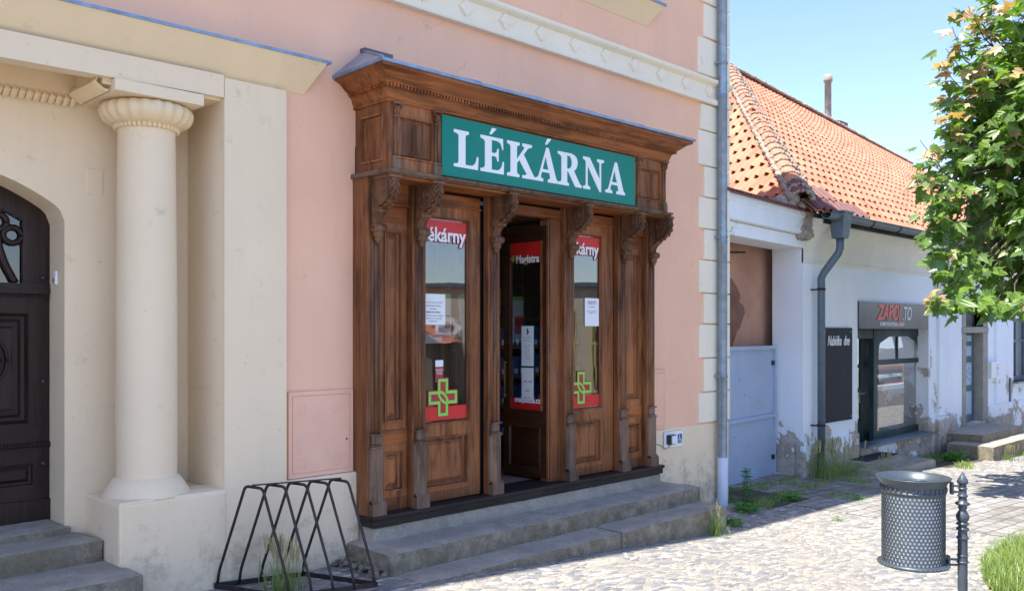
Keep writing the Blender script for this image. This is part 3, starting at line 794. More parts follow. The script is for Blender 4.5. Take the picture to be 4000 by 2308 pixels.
# posts with corbels
PC = [3.915, 4.325, 5.115, 6.055, 6.825, 7.275]
import mathutils
def catmull(pts, n=6):
    out = []
    for i in range(len(pts) - 1):
        p0 = pts[max(i - 1, 0)]; p1 = pts[i]; p2 = pts[i + 1]; p3 = pts[min(i + 2, len(pts) - 1)]
        for k in range(n):
            t = k / n
            out.append(tuple(.5 * ((2 * b) + (-a + c) * t + (2 * a - 5 * b + 4 * c - d) * t * t + (-a + 3 * b - 3 * c + d) * t ** 3) for a, b, c, d in zip(p0, p1, p2, p3)))
    out.append(pts[-1]); return out
def post(pc):
    w = .061
    p = MB(); p.box(pc - .065, pc + .065, YP, YP + .06, ZS + .001, ZC + .02)
    po = p.build('post', M['woodz'], sf, bevel=.003)
    # reeded half column
    q = MB()
    for k in (-1, 0, 1):
        q.tube([(pc + k * .024, YP - .004 + abs(k) * .006, -.755), (pc + k * .024, YP - .004 + abs(k) * .006, .66)], .0145, 8)
    q.box(pc - .040, pc + .040, YP - .004, YP + .01, -.755, .66)
    q.build('reeded_shaft', M['woodcarved'], po)
    q = MB()
    for (za, zb_, e) in ((-.765, -.754, .012), (-.842, -.834, .005), (-.858, -.846, .012)):
        q.box(pc - .046 - e, pc + .046 + e, YP - .028 - e, YP, za, zb_)
    q.box(pc - .043, pc + .043, YP - .022, YP, -.83, -.765)
    q.build('neck_ring', M['woodgrey'], po, bevel=.003)
    q = MB()       # chamfered pedestal and foot
    zt, zb2 = -.86, -1.24
    q.prism([(pc - w, YP + .01), (pc - w, YP - .018), (pc - w + .02, YP - .038), (pc + w - .02, YP - .038), (pc + w, YP - .018), (pc + w, YP + .01)], 'z', zb2, zt)
    q.prism([(pc - w - .002, YP + .01), (pc - w - .002, YP - .040), (pc + w + .002, YP - .040), (pc + w + .002, YP + .01)], 'z', zt, zt + .001)
    q.box(pc - w - .001, pc + w + .001, YP - .056, YP + .01, ZS + .001, zb2 - .02)
    q.add([(pc - w - .001, YP - .056, zb2 - .02), (pc + w + .001, YP - .056, zb2 - .02), (pc + w, YP - .030, zb2 + .012), (pc - w, YP - .030, zb2 + .012), (pc - w, YP + .01, zb2 + .012), (pc + w, YP + .01, zb2 + .012)], [(0, 1, 2, 3), (3, 2, 5, 4)])
    q.build('pedestal', M['woodgrey'], po, bevel=.004)
    # corbel: S-shaped side profile (y, z)
    prof = [(5.098, 1.085), (5.092, 1.05), (5.095, 1.00), (5.118, .955), (5.165, .918), (5.205, .898), (5.232, .895)]
    up = catmull(prof, 5)
    low = catmull([(5.238, .852), (5.262, .835), (5.282, .81), (5.288, .785), (5.285, .765)], 4)
    poly = [(YP + .005, 1.085)] + up + [(5.232, .852)] + low + [(YP + .005, .765)]
    c = MB(); c.prism(poly, 'x', pc - .044, pc + .044)
    c.box(pc - .052, pc + .052, 5.080, YP + .005, 1.0852, ZC)
    c.box(pc - .047, pc + .047, 5.226, 5.30, .851, .896)
    co = c.build('corbel', M['woodcarved'], po, bevel=.003)
    # lower small scroll
    c = MB()
    c.tube([(pc - .052, 5.278, .742), (pc + .052, 5.278, .742)], .030, 14)
    c.blob((pc, 5.288, .70), (.044, .032, .038), 12, 8, .12); c.blob((pc, 5.297, .668), (.03, .024, .03), 10, 6, .12); c.blob((pc, 5.298, .647), .016, 8, 6)
    for s in (-1, 1):
        c.tube([(pc + s * .053, 5.278 + .018 * math.cos(t) * (1 - t / 14), .742 + .018 * math.sin(t) * (1 - t / 14)) for t in [k * .5 for k in range(22)]], .004, 5)
    c.build('small_scroll', M['woodcarved'], co)
    # acanthus leaf down the front
    lf = MB(); n = len(up)
    for i in range(0, n - 1):
        y, z = up[i]; y2, z2 = up[min(i + 1, n - 1)]
    for i in range(2, n - 2, 1):
        y, z = up[i]; wd = .034 * (0.75 + .35 * math.sin(i * 1.25))
        ty, tz = up[min(i + 1, n - 1)][0] - up[i - 1][0], up[min(i + 1, n - 1)][1] - up[i - 1][1]; L = math.hypot(ty, tz) or 1
        ny, nz = tz / L, -ty / L
        for s in (-1, 1):
            lf.tube([(pc, y + ny * .007, z + nz * .007), (pc + s * wd * .5, y + ny * .013, z + nz * .013 + .006), (pc + s * wd, y + ny * .009, z + nz * .009 - .010), (pc + s * (wd + .008), y + ny * .002, z + nz * .002 - .022)], [.006, .0075, .006, .003], 6)
    lf.tube([(pc, y + .0 - .006, z) for (y, z) in up], .006, 6)
    lf.blob((pc, 5.115, 1.055), (.030, .026, .020), 10, 7, .1)
    lf.build('acanthus_leaf', M['woodcarved'], co)
    # scrolls carved on the cheeks
    sp = MB()
    for s in (-1, 1):
        xx = pc + s * .046
        sp.tube([(xx, 5.175 + (.066 - .0042 * t) * math.cos(t + 1.2), 1.015 + (.066 - .0042 * t) * math.sin(t + 1.2) * .95) for t in [k * .45 for k in range(31)]], .0055, 5)
        sp.tube([(xx, 5.30, 1.07), (xx, 5.295, .99), (xx, 5.27, .94), (xx, 5.235, .925)], .005, 5)
        sp.tube([(xx, 5.30, .96), (xx, 5.29, .90), (xx, 5.30, .86), (xx, 5.315, .80)], .006, 5)
        sp.blob((xx, 5.175, 1.015), (.006, .017, .017), 8, 6)
    sp.build('side_scroll', M['woodcarved'], co)
    return po
for pc in PC: post(pc)

# bays ----------------------------------------------------------------
PR = [(0, 0), (.012, .004), (.016, .014), (.024, .016), (.034, .008), (.042, .006)]
def framed(mb, x0, x1, z0, z1, st, Y=YB, ext=None):
    """one tile of board: flat margin of width st, moulding, then a sunken fielded panel"""
    mb.panel(x0, x1, z0, z1, Y, [(0, .03), (0, 0), (st, 0), (st + .003, -.010), (st + .012, -.010), (st + .015, .020), (st + .030, .026), (st + .034, .026), (st + .036, .018), (st + .062, .010), (st + .066, .014)])
for (xa, xb) in ((PC[0] + .066, PC[1] - .066), (PC[4] + .066, PC[5] - .066)):
    m = MB(); framed(m, xa, xb, -.74, .80, .055); m.build('narrow_panel', M['woodz'], sf)
    m = MB(); m.box(xa, xb, YB, YB + .03, -.86, -.7405); m.build('panel_rail', M['woodx'], sf)
    m = MB(); framed(m, xa, xb, -1.25, -.8605, .045); m.box(xa, xb, YB, YB + .03, ZS, -1.2505); m.build('lower_panel', M['woodz'], sf)
    m = MB(); m.box(xa, xb, YB - .0, YB + .03, .8005, .93); m.box(xa, xb, YB - .03, YB + .03, .9305, .945); m.box(xa, xb, YB - .015, YB + .03, .945, ZC); m.build('head_board', M['woodx'], sf, bevel=.003)
def leafwin(xa, xb, pa, pb_, label_id):
    """tall window leaf between posts: pane pa..pb_, lower fielded panel"""
    lf = thing('window_leaf', None, None, (0, 0, 0)); bpy.data.objects.remove(lf)
    m = MB(); za, zb_ = -.715, .875
    # sash: four boards, moulded towards the glass
    m.box(xa, pa - .018, YB, YB + .04, -.80, .99); m.box(pb_ + .018, xb, YB, YB + .04, ZS + .01, .99)
    m.box(pa - .018, pb_ + .018, YB + .001, YB + .04, zb_ + .018, .989); m.box(pa - .018, pb_ + .018, YB + .001, YB + .04, -.80, za - .018)
    m.ring(pa - .018, pb_ + .018, za - .018, zb_ + .018, YB, [(0, 0, 0, .0), (.004, .004, .004, -.006), (.010, .010, .010, -.004), (.014, .014, .014, .012), (.018, .018, .018, .026)])
    so_ = m.build('window_sash', M['woodz'], sf)
    g_ = MB(); g_.box(pa - .005, pb_ + .005, YB + .024, YB + .029, za - .005, zb_ + .005); g_.build('pane', M['glass'], so_)
    m = MB(); framed(m, xa, pb_ + .018, -1.26, -.8005, .03); m.box(xa, pb_ + .018, YB, YB + .03, ZS + .01, -1.2605); m.build('lower_panel', M['woodz'], sf)
    m = MB(); m.box(xa, xb, YB - .004, YB + .04, .9905, 1.075)
    m.box(xa, xb, YB - .02, YB + .04, .975, .990); m.build('head_board', M['woodx'], sf, bevel=.003)
    return so_
leafwin(PC[1] + .066, PC[2] - .105, 4.40, 4.885, 0)
leafwin(PC[3] + .105, PC[4] - .072, 6.165, 6.575, 1)
# near-black bars painting the shade in shutter gaps beside posts and above leaves
m = MB()
for x in (PC[2] - .105, PC[3] + .066): m.box(x + .0005, x + .0385, YB + .02, YB + .05, ZS + .01, 1.0)
m.box(PC[1] + .066, PC[4] - .066, YB + .055, YB + .09, 1.02, ZC + .03)
m.box(PC[4] - .0715, PC[4] - .0655, YB + .02, YB + .05, ZS + .01, 1.0)
m.build('slot_shade', M['shadeblack'], sf)
# slot above: steel rail of the roller
m = MB(); m.box(PC[1] + .066, PC[4] - .066, YB + .01, YB + .055, 1.03, 1.06); m.build('shutter_rail', M['pipedark'], sf)
# doorway: jambs, head, dim vestibule
m = MB(); xa, xb = PC[2] + .066, PC[3] - .066
m.box(xb - .135, xb, YB - .012, YB + .06, ZS + .002, .99)
m.box(xa, xa + .03, YB, YB + .06, ZS + .002, .99)
m.box(xb - .150, xb - .1355, YB, YB + .10, ZS + .002, .985)
m.build('door_jamb', M['woodz'], sf, bevel=.004)
m = MB(); m.box(xa, xb, YB - .011, YB + .06, .9905, 1.075); m.box(xa, xb, YB - .03, YB, 1.0, 1.012); m.build('door_head', M['woodx'], sf, bevel=.003)
m = MB()
VY = 6.35
m.quad((xa, YB + .06, .985), (xb, YB + .06, .985), (xb, VY, .985), (xa, VY, .985))
m.box(xa - .06, xa, YB + .06, YB + .12, ZS, .985); m.box(xb - .08, xb, YB + .06, YB + .12, ZS, .985)
m.build('vestibule_lining', M['woodyshade'], sf)
m = MB(); m.box(3.9, 7.3, 5.6, 8.8, ZS - .06, ZS - .002); m.build('shop_floor', simple('reddish_floor', (.30, .20, .17), .4), sf)
# open door leaf, turned inwards on the right jamb
DX = xb - .155
dl = MB()
y0, y1 = YB + .02, YB + .56
def dxr(za, zb_, ya=y0, yb=y1, prof=None): dl.panel(ya, yb, za, zb_, 0, prof, flip=DX)
dxr(ZS + .03, -.80, prof=[(0, .03), (0, 0), (.07, 0), (.076, -.006), (.09, .012), (.11, .006)])
dl.box(DX, DX + .04, y0, y0 + .04, -.80, .93); dl.box(DX, DX + .04, y1 - .08, y1, -.80, .93)
dl.box(DX + .001, DX + .04, y0 + .04, y1 - .08, .80, .93); dl.box(DX + .001, DX + .04, y0 + .04, y1 - .08, -.80, -.72)
do = dl.build('open_door_leaf', M['woodyshade'], sf)
q = MB(); q.box(DX + .018, DX + .022, y0 + .035, y1 - .075, -.72, .80); q.build('pane', M['glass'], do)
q = MB(); q.box(DX - .035, DX - .028, y1 - .05, y1 - .035, -.62, -.28); q.tube([(DX, y1 - .042, -.6), (DX - .032, y1 - .042, -.6)], .006, 6); q.tube([(DX, y1 - .042, -.3), (DX - .032, y1 - .042, -.3)], .006, 6); q.build('door_handle', M['brass'], do)
# second leaf, opened against the left lining
q = MB(); q.box(xa + .005, xa + .04, y0, y0 + .06, ZS + .03, .93); q.box(xa + .005, xa + .04, y1 - .06, y1, ZS + .03, .93); q.box(xa + .006, xa + .04, y0, y1, ZS + .03, -.8); q.box(xa + .006, xa + .04, y0, y1, .82, .93)
d2 = q.build('open_door_leaf', M['woodyshade'], sf); q = MB(); q.box(xa + .02, xa + .024, y0 + .05, y1 - .05, -.8, .82); q.build('pane', M['glass'], d2)
# inner glazed screen behind the vestibule
q = MB()
for xx in (xa, 5.42, 5.66): q.box(xx, xx + .045, VY, VY + .04, ZS, .985)
q.box(xa, 5.71, VY - .002, VY + .042, .42, .47); q.box(xa, 5.71, VY - .002, VY + .042, ZS, -.85)
q.build('inner_screen', M['woodyshade'], sf)

# frieze box -----------------------------------------------------------
FX0, FX1 = 3.865, 7.215
ZF = 1.62
m = MB()
# shelf under the frieze
m.prism([(5.5, ZC), (5.10, ZC), (5.085, ZC + .004), (5.062, ZC + .016), (5.058, ZC + .024), (5.062, ZC + .033), (5.5, ZC + .033)], 'x', FX0 - .045, FX1 + .065)
m.build('frieze_shelf', M['woodgrey'], sf, bevel=.002)
m = MB(); m.box(SX0 + .03, SX1 - .03, 5.13, 5.5, ZC - .012, ZC - .0005); m.box(FX0 + .005, FX1 - .005, 5.135, YP - .001, 1.095, 1.10); m.build('soffit', M['woodx'], sf)
m = MB()
zfa = ZC + .0335
PAN = [(0, .02), (0, 0), (.045, 0), (.050, -.006), (.060, -.004), (.066, .010), (.078, .012), (.080, .004), (.095, .000)]
for (xa2, xb2) in ((FX0, 4.36), (6.705, FX1)):
    m.panel(xa2, xb2, zfa, ZF, YF, [(0, .05), (0, 0), (.06, 0)] if False else [(0, .05), (0, 0), (.085, 0), (.088, -.008), (.098, -.008), (.101, .018), (.112, .022), (.114, .014), (.122, .012)])
m.box(4.3605, 6.7045, YF + .012, YF + .05, 1.61, ZF); 
# frieze sides
m.panel(YF + .001, 5.5, zfa, ZF, 0, [(0, .05), (0, 0), (.065, 0), (.068, -.008), (.08, -.008), (.084, .018), (.098, .022)], flip=FX0 - .0005)
m.box(FX1 - .02, FX1, YF + .001, 5.5, zfa, ZF)
m.build('frieze', M['woodz'], sf)
# carved panel motifs
def motif(xc, zc):
    q = MB(); h = .125
    for s in (-1, 1):
        q.tube([(xc + s * .016, YF - .001, zc - h * .8), (xc + s * .016, YF - .001, zc + h * .8)], .0045, 5)
        for k in (-.5, -.2, .2, .5): pass
    q.tube([(xc, YF - .002, zc - h * .7), (xc, YF - .002, zc + h * .7)], .004, 5)
    for s in (-1, 1):
        q.tube([(xc - .034, YF, zc + s * h * .95), (xc - .034, YF, zc + s * h * .82), (xc - .012, YF, zc + s * h * .82), (xc - .012, YF, zc + s * h), (xc + .012, YF, zc + s * h), (xc + .012, YF, zc + s * h * .82), (xc + .034, YF, zc + s * h * .82), (xc + .034, YF, zc + s * h * .95)], .004, 5)
    q.build('panel_carving', M['woodcarved'], sf)
motif(4.105, 1.385); motif(6.985, 1.385)
# little pilasters of the frieze
for px_ in (3.925, 4.300, 6.765, 7.165):
    q = MB(); 
    for k in (-1, 1): q.tube([(px_ + k * .011, YF - .012, 1.235), (px_ + k * .011, YF - .012, 1.53)], .0115, 8)
    q.box(px_ - .024, px_ + .024, YF - .012, YF, 1.235, 1.53)
    po = q.build('frieze_pilaster', M['woodcarved'], sf)
    q = MB(); q.box(px_ - .036, px_ + .036, YF - .032, YF, zfa + .0005, 1.215); q.box(px_ - .030, px_ + .030, YF - .025, YF, 1.215, 1.225); q.box(px_ - .034, px_ + .034, YF - .030, YF, 1.225, 1.237)
    q.build('pilaster_base', M['woodgrey'], po, bevel=.003)
    q = MB(); q.box(px_ - .038, px_ + .038, YF - .040, YF, 1.606, ZF); q.box(px_ - .028, px_ + .028, YF - .024, YF, 1.515, 1.53)
    q.blob((px_, YF - .016, 1.565), (.026, .020, .036), 10, 7, .15)
    for s in (-1, 1):
        q.tube([(px_ + s * (.026 + .011 * math.cos(t)), YF - .026, 1.592 + .011 * math.sin(t)) for t in [k * .6 for k in range(11)]], .006, 6)
        q.tube([(px_ + s * .006, YF - .026, 1.54), (px_ + s * .018, YF - .034, 1.565), (px_ + s * .028, YF - .030, 1.585)], .006, 6)
    q.build('pilaster_capital', M['woodcarved'], po)
# cornice: one moulded profile mitred round three sides
cprof = [(0, ZF), (.02, ZF + .002), (.026, ZF + .012), (.020, ZF + .022), (.030, ZF + .05), (.040, ZF + .075), (.044, ZF + .082), (.052, ZF + .084), (.052, ZF + .090), (.060, ZF + .092),
         (.060, ZF + .112), (.078, ZF + .114), (.082, ZF + .122), (.092, ZF + .126), (.115, ZF + .145), (.145, ZF + .170), (.175, ZF + .182), (.186, ZF + .186), (.186, ZF + .206)]
def mitre(prof, x0, x1, yf, yb, name, mat, parent, bev=0):
    m = MB(); v = []
    for (o, z) in prof:
        v += [(x0 - o, yb, z), (x0 - o, yf - o, z), (x1 + o, yf - o, z), (x1 + o, yb, z)]
    f = []
    for i in range(len(prof) - 1):
        for k in range(3): f.append((i * 4 + k, i * 4 + k + 1, (i + 1) * 4 + k + 1, (i + 1) * 4 + k))
    n = len(prof) - 1
    f.append((n * 4, n * 4 + 1, n * 4 + 2, n * 4 + 3)); f.append((0, 3, 2, 1))
    m.add(v, f); return m.build(name, mat, parent)
co = mitre(cprof, FX0, FX1, YF, 5.5, 'cornice', M['woodx'], sf)
q = MB()
zt0, zt1 = ZF + .0905, ZF + .113
x = FX0 - .07
while x < FX1 + .07:
    q.box(x, x + .017, YF - .076, YF - .058, zt0, zt1); x += .0305
y = YF - .06
while y < 5.48:
    q.box(FX0 - .076, FX0 - .058, y, y + .017, zt0, zt1); q.box(FX1 + .058, FX1 + .076, y, y + .017, zt0, zt1); y += .0305
q.build('dentils', M['woodx'], co)
# zinc roof
q = MB(); zr = ZF + .2065; o = .205
a = [(FX0 - o, 5.5, zr - .012), (FX0 - o, YF - o, zr), (FX1 + o, YF - o, zr + .004), (FX1 + o + .01, 5.5, zr)]
b = [(p[0], p[1], p[2] + .022) for p in a]
tp = [(FX0 + .06, 5.5, 2.07), (FX1 - .08, 5.5, 2.03)]
q.add(a + b + tp, [(0, 1, 5, 4), (1, 2, 6, 5), (2, 3, 7, 6), (4, 5, 8), (5, 6, 9, 8), (6, 7, 9), (0, 3, 2, 1)])
rf = q.build('zinc_roof', M['zinc'], sf)
q = MB()
for k in range(1, 5):
    xx = FX0 + (FX1 - FX0) * k / 5 + .03
    q.tube([(xx, YF - o - .002, zr), (xx, YF - o - .001, zr + .024), (xx * .98 + .1, 5.49, 2.06)], .006, 5)
q.tube([(FX0 - o, YF - o, zr + .024), (FX0 + .06, 5.5, 2.075)], .008, 6); q.build('standing_seam', M['zinc'], rf)
q = MB(); q.box(FX0 + .04, FX0 + .30, 5.44, 5.5, 2.055, 2.085); q.build('lead_flashing', simple('lead', (.13, .12, .125), .6, .2), rf)

# ------------------------------------------------------------------ LEKARNA sign
sg = thing('pharmacy_sign', 'long green sign reading LÉKÁRNA in white serif capitals under the oak cornice', 'sign', (5.53, 5.09, 1.16))
MB().box(4.352, 6.708, YF - .012, YF + .011, 1.155, 1.608).build('sign_board', M['green'], sg, bevel=.002)
L_ = [(0, 0), (.88, 0), (.9, .36), (.84, .36), (.81, .24), (.76, .15), (.66, .09), (.42, .09), (.42, .85), (.45, .90), (.54, .92), (.54, 1), (0, 1), (0, .92), (.12, .90), (.17, .85), (.17, .15), (.14, .1), (0, .08)]
E_ = [(0, 0), (.9, 0), (.91, .36), (.86, .36), (.82, .22), (.76, .14), (.66, .09), (.43, .09), (.43, .47), (.55, .47), (.62, .44), (.65, .34), (.7, .34), (.7, .70), (.65, .70), (.62, .6), (.55, .56), (.43, .56), (.43, .91), (.64, .91), (.76, .87), (.81, .8), (.84, .69), (.88, .69), (.87, 1), (0, 1), (0, .92), (.12, .89), (.17, .84), (.17, .16), (.12, .11), (0, .08)]
AC = [(.34, 1.06), (.42, 1.06), (.62, 1.25), (.44, 1.25)]
K_ = [(0, 0), (.5, 0), (.5, .08), (.42, .1), (.40, .15), (.40, .40), (.50, .50), (.80, .13), (.76, .1), (.62, .08), (.62, 0), (1.14, 0), (1.14, .08), (1.08, .13), (.68, .68), (.84, .86), (.92, .9), (1.02, .92), (1.02, 1), (.62, 1), (.62, .92), (.70, .9), (.70, .86), (.40, .52), (.40, .86), (.43, .9), (.51, .92), (.51, 1), (0, 1), (0, .92), (.1, .9), (.14, .86), (.14, .15), (.1, .1), (0, .08)]
A_ = [(0, 0), (.36, 0), (.36, .08), (.27, .11), (.255, .15), (.30, .28), (.625, .28), (.665, .15), (.65, .11), (.56, .08), (.56, 0), (1.02, 0), (1.02, .08), (.95, .11), (.91, .19), (.60, 1.02), (.49, 1.02), (.17, .19), (.12, .11), (0, .08)]
AH = [(.335, .37), (.59, .37), (.465, .75)]
R_ = [(0, 0), (.5, 0), (.5, .08), (.43, .1), (.42, .15), (.42, .43), (.47, .43), (.76, .05), (.80, 0), (1.1, 0), (1.1, .08), (1.03, .1), (.96, .18), (.74, .48), (.84, .56), (.9, .68), (.91, .78), (.86, .90), (.75, .97), (.6, 1), (0, 1), (0, .92), (.12, .89), (.16, .84), (.16, .15), (.12, .1), (0, .08)]
RH = [(.42, .52), (.53, .53), (.61, .60), (.64, .72), (.61, .84), (.54, .91), (.42, .92)]
N_ = [(0, 0), (.34, 0), (.34, .08), (.25, .11), (.22, .15), (.22, .72), (.80, -.03), (.88, -.03), (.88, .85), (.92, .9), (1.02, .92), (1.02, 1), (.68, 1), (.68, .92), (.77, .9), (.80, .85), (.80, .38), (.32, 1), (0, 1), (0, .92), (.08, .9), (.13, .85), (.13, .15), (.1, .11), (0, .08)]
for x, polys in ((4.466, [L_]), (4.740, [E_, AC]), (5.030, [K_]), (5.352, [A_, AH, [(a + .10, b + .05) for a, b in AC]]), (5.635, [R_, RH]), (5.962, [N_]), (6.268, [A_, AH])):
    flat('letter', polys, M['white'], sg, (x, YF - .0135, 1.236), (1, 0, 0), (0, 0, 1), .003, .281)

# ------------------------------------------------------------------ stickers and notices on the panes
def cross_logo(parent, x, z, s, Y, ax=(1, 0, 0)):
    def P_(dx, dz, dn=0):
        a = Vector(ax).normalized(); n = a.cross(Vector((0, 0, 1)))
        return Vector((x, Y, z)) + a * dx + Vector((0, 0, dz)) + n * dn
    def cr(a, b): return [(-a, -b), (-a, -b), (-a, b)] and [(-a, -b), (-b, -b), (-b, -a)] 
    def plus(w, l): return [(w, w), (w, l), (-w, l), (-w, w), (-l, w), (-l, -w), (-w, -w), (-w, -l), (w, -l), (w, -w), (l, -w), (l, w)]
    flat('cross_field', [plus(.40, 1.07)], M['darkred'], parent, P_(0, 0, .002), ax, (0, 0, 1), .001, s)
    flat('cross_outline', [plus(.345, 1.0), [(px * 1.0, pz) for px, pz in plus(.195, .85)]], M['lime'], parent, P_(0, 0, .0036), ax, (0, 0, 1), .001, s)
    lens = lambda r, w: [(-r * math.cos(t) * .71 + w * math.sin(t) * .71 , r * math.cos(t) * .71 + w * math.sin(t) * .71) for t in [2 * math.pi * k / 28 for k in range(28)]]
    flat('cross_link', [lens(.47, .24), lens(.30, .10)], M['lime'], parent, P_(0, 0, .0052), ax, (0, 0, 1), .001, s)
def pane_stickers(xa, xb, xlab, where, xlogo, wtext, cut):
    Yg = YB + .0205
    t = thing('window_banner', 'red strip with white word Lékárny across the top of the ' + where + ' pharmacy window', 'window sticker', ((xa + xb) / 2, Yg, .7))
    MB().box(xa, xb, Yg - .001, Yg, .74, .868).build('banner_field', M['red'], t)
    text('banner_outline', 'Lékárny', .155, M['darkred'], t, (xlab, Yg - .002, .70), bold=.0085, width=wtext + .03)
    text('banner_word', 'Lékárny', .155, M['white'], t, (xlab + .012, Yg - .004, .703), bold=.0032, width=wtext)
    t = thing('window_logo', 'green linked cross logo over a red strip at the foot of the ' + where + ' pharmacy window', 'window sticker', (xlogo, Yg, -.7))
    MB().box(xa, xb, Yg - .001, Yg, -.708, -.60).build('strip', M['red'], t)
    cross_logo(t, xlogo, -.53, .146, Yg)
pane_stickers(4.405, 4.88, 4.395, 'left', 4.63, .465, 0)
pane_stickers(6.17, 6.57, 6.095, 'right', 6.305, .45, 0)
def notice(name, label, x0, x1, z0, z1, Y, lines, size, tilt=0):
    t = thing(name, label, 'notice', ((x0 + x1) / 2, Y, z0))
    MB().box(x0, x1, Y - .001, Y, z0, z1).build('sheet', M['paper'], t)
    for (s_, zz, sz, bd_) in lines:
        text('print', s_, sz, M['ink'], t, ((x0 + x1) / 2, Y - .002, zz), bold=bd_, align='CENTER', thick=.0003)
    return t
notice('notice', 'white sheet with centred printed lines taped high in the left pharmacy window', 4.405, 4.655, .045, .285, YB + .020, [
    ('Obnova tohoto objektu je prováděna', .215, .0125, 0), ('s využitím finančního příspěvku', .190, .0125, 0), ('poskytnutého', .165, .0125, 0), ('Ministerstvem kultury', .138, .0165, .0006),
    ('v rámci Programu regenerace městských', .112, .0125, 0), ('památkových rezervací a městských', .090, .0125, 0), ('památkových zón', .068, .0125, 0)], .012)
notice('notice', 'narrow white sheet with a few printed lines in the upper right pharmacy window', 6.36, 6.565, .04, .30, YB + .020, [
    ('POBERETA LÉKÁRNA', .262, .013, .0005), ('U ZLATÉHO LVA s.r.o.', .245, .013, .0005), ('IČO: 28925505', .215, .013, 0), ('Sídlo: Týnec nad Labem,', .175, .013, 0), ('Masarykovo n. 74', .158, .013, 0)], .012)
t = thing('small_flyer', 'small red and grey flyer behind the left pharmacy pane above the cross logo', 'sticker', (4.60, YB + .03, -.3))
MB().box(4.555, 4.635, YB + .021, YB + .022, -.41, -.29).build('red_field', M['darkred'], t)
MB().box(4.555, 4.635, YB + .021, YB + .022, -.287, -.235).build('grey_field', M['paper'], t)
text('print', 'PŘEDEPIŠTE\nE-RECEPT\nONLINE', .016, M['paper'], t, (4.595, YB + .020, -.315), align='CENTER', thick=.0003)
# on the open leaf (its face looks to -X)
AXL = (0, -1, 0)
t = thing('door_banner', 'red strip with cross and white word Magistra at the top of the open door pane', 'window sticker', (DX, y0 + .2, .7))
MB().box(DX + .0165, DX + .0175, y0 + .04, y1 - .08, .66, .80).build('banner_field', M['red'], t)
text('banner_outline', 'Magistra', .10, M['darkred'], t, (DX + .0155, y1 - .146, .615), ax=AXL, bold=.009, width=.305)
text('banner_word', 'Magistra', .10, M['white'], t, (DX + .014, y1 - .152, .615), ax=AXL, bold=.003, width=.29)
cross_logo(t, DX + .0165, .655, .030, y1 - .112, AXL)
t = thing('door_web_strip', 'red strip with white web address magistra.cz at the foot of the open door pane', 'window sticker', (DX, y0 + .2, -.7))
MB().box(DX + .0165, DX + .0175, y0 + .04, y1 - .08, -.72, -.615).build('strip', M['red'], t)
text('web_outline', 'magistra.cz', .07, M['darkred'], t, (DX + .0120, y1 - .135, -.655), ax=AXL, bold=.006, width=.345)
text('web_address', 'magistra.cz', .07, M['white'], t, (DX + .0105, y1 - .14, -.653), ax=AXL, bold=.002, width=.33)
t = thing('opening_hours', 'white opening hours card with green cross and green edge on the open door pane', 'notice', (DX, y0 + .2, -.3))
MB().box(DX + .0155, DX + .0175, y0 + .165, y0 + .325, -.33, .045).build('green_edge', M['green'], t)
MB().box(DX + .0145, DX + .0155, y0 + .17, y0 + .32, -.322, .038).build('card', M['paper'], t)
q = MB(); q.box(DX + .0135, DX + .0145, y0 + .237, y0 + .253, -.04, .02); q.box(DX + .0130, DX + .0144, y0 + .225, y0 + .245, -.022, -.002); q.build('green_cross', M['green'], t)
for i, s_ in enumerate(['Lékárna U ZLATÉHO LVA', 'Masarykovo nám. 74', '', 'Otevírací doba', 'Pondělí   8 - 17', 'Úterý   8 - 17', 'Středa   8 - 17', 'Čtvrtek   8 - 17', 'Pátek   8 - 16']):
    if s_: text('print', s_, .0115, M['ink'], t, (DX + .0135, y0 + .245, -.07 - i * .024), ax=AXL, align='CENTER', thick=.0003)
t = thing('hours_sheet', 'white sheet reading 12:00 - 13:00 below the hours card on the open door', 'notice', (DX, y0 + .2, -.6))
MB().box(DX + .0145, DX + .0155, y0 + .17, y0 + .32, -.66, -.34).build('sheet', M['paper'], t)
text('print', '12:00 - 13:00', .021, M['ink'], t, (DX + .0135, y0 + .245, -.47), ax=AXL, align='CENTER', thick=.0003, bold=.0004)
text('print', 'polední\npřestávka', .014, M['ink'], t, (DX + .0135, y0 + .245, -.54), ax=AXL, align='CENTER', thick=.0003)

# ------------------------------------------------------------------ dim shop interior
m = MB(); m.box(3.9, 3.92, 5.6, 9, ZS, 1.6); m.box(7.28, 7.3, 5.6, 9, ZS, 1.6); m.box(3.9, 7.3, 8.9, 8.92, ZS, 1.6); m.box(3.9, 7.3, 5.5, 9, 1.35, 1.37)
m.build('shop_room', M['interior'], sf)
sh = thing('medicine_shelf', 'dark shelf of blue and white medicine boxes seen dimly through the open door', 'shelf', (6.5, 6.2, ZS))
m = MB()
for z in (-1.0, -.72, -.44, -.16, .12): m.box(5.95, 7.2, 6.12, 6.35, z - .02, z)
m.box(5.95, 5.97, 6.12, 6.35, ZS, .4); m.build('shelf_board', M['woodx'], sh)
for z in (-1.0, -.72, -.44, -.16):
    x = 5.99
    while x < 7.1:
        w_ = random.uniform(.06, .09); b_ = MB(); b_.box(x, x + w_, 6.14, 6.3, z + .0005, z + random.uniform(.18, .22))
        o_ = b_.build('binder', M['bluebox'], sh); b2 = MB(); b2.box(x + .015, x + w_ - .015, 6.136, 6.1395, z + .02, z + .07); b2.build('binder_label', M['paper'], o_)
        x += w_ + random.choice([.008, .008, .06])
t = thing('poster', 'white advertising poster with green head and red corner inside the pharmacy doorway', 'poster', (5.2, 6.33, .1))
MB().box(5.20, 5.70, VY - .012, VY - .01, -.12, .34).build('sheet', M['paper'], t)
MB().box(5.20, 5.70, VY - .014, VY - .0125, .30, .34).build('green_head', M['lime'], t)
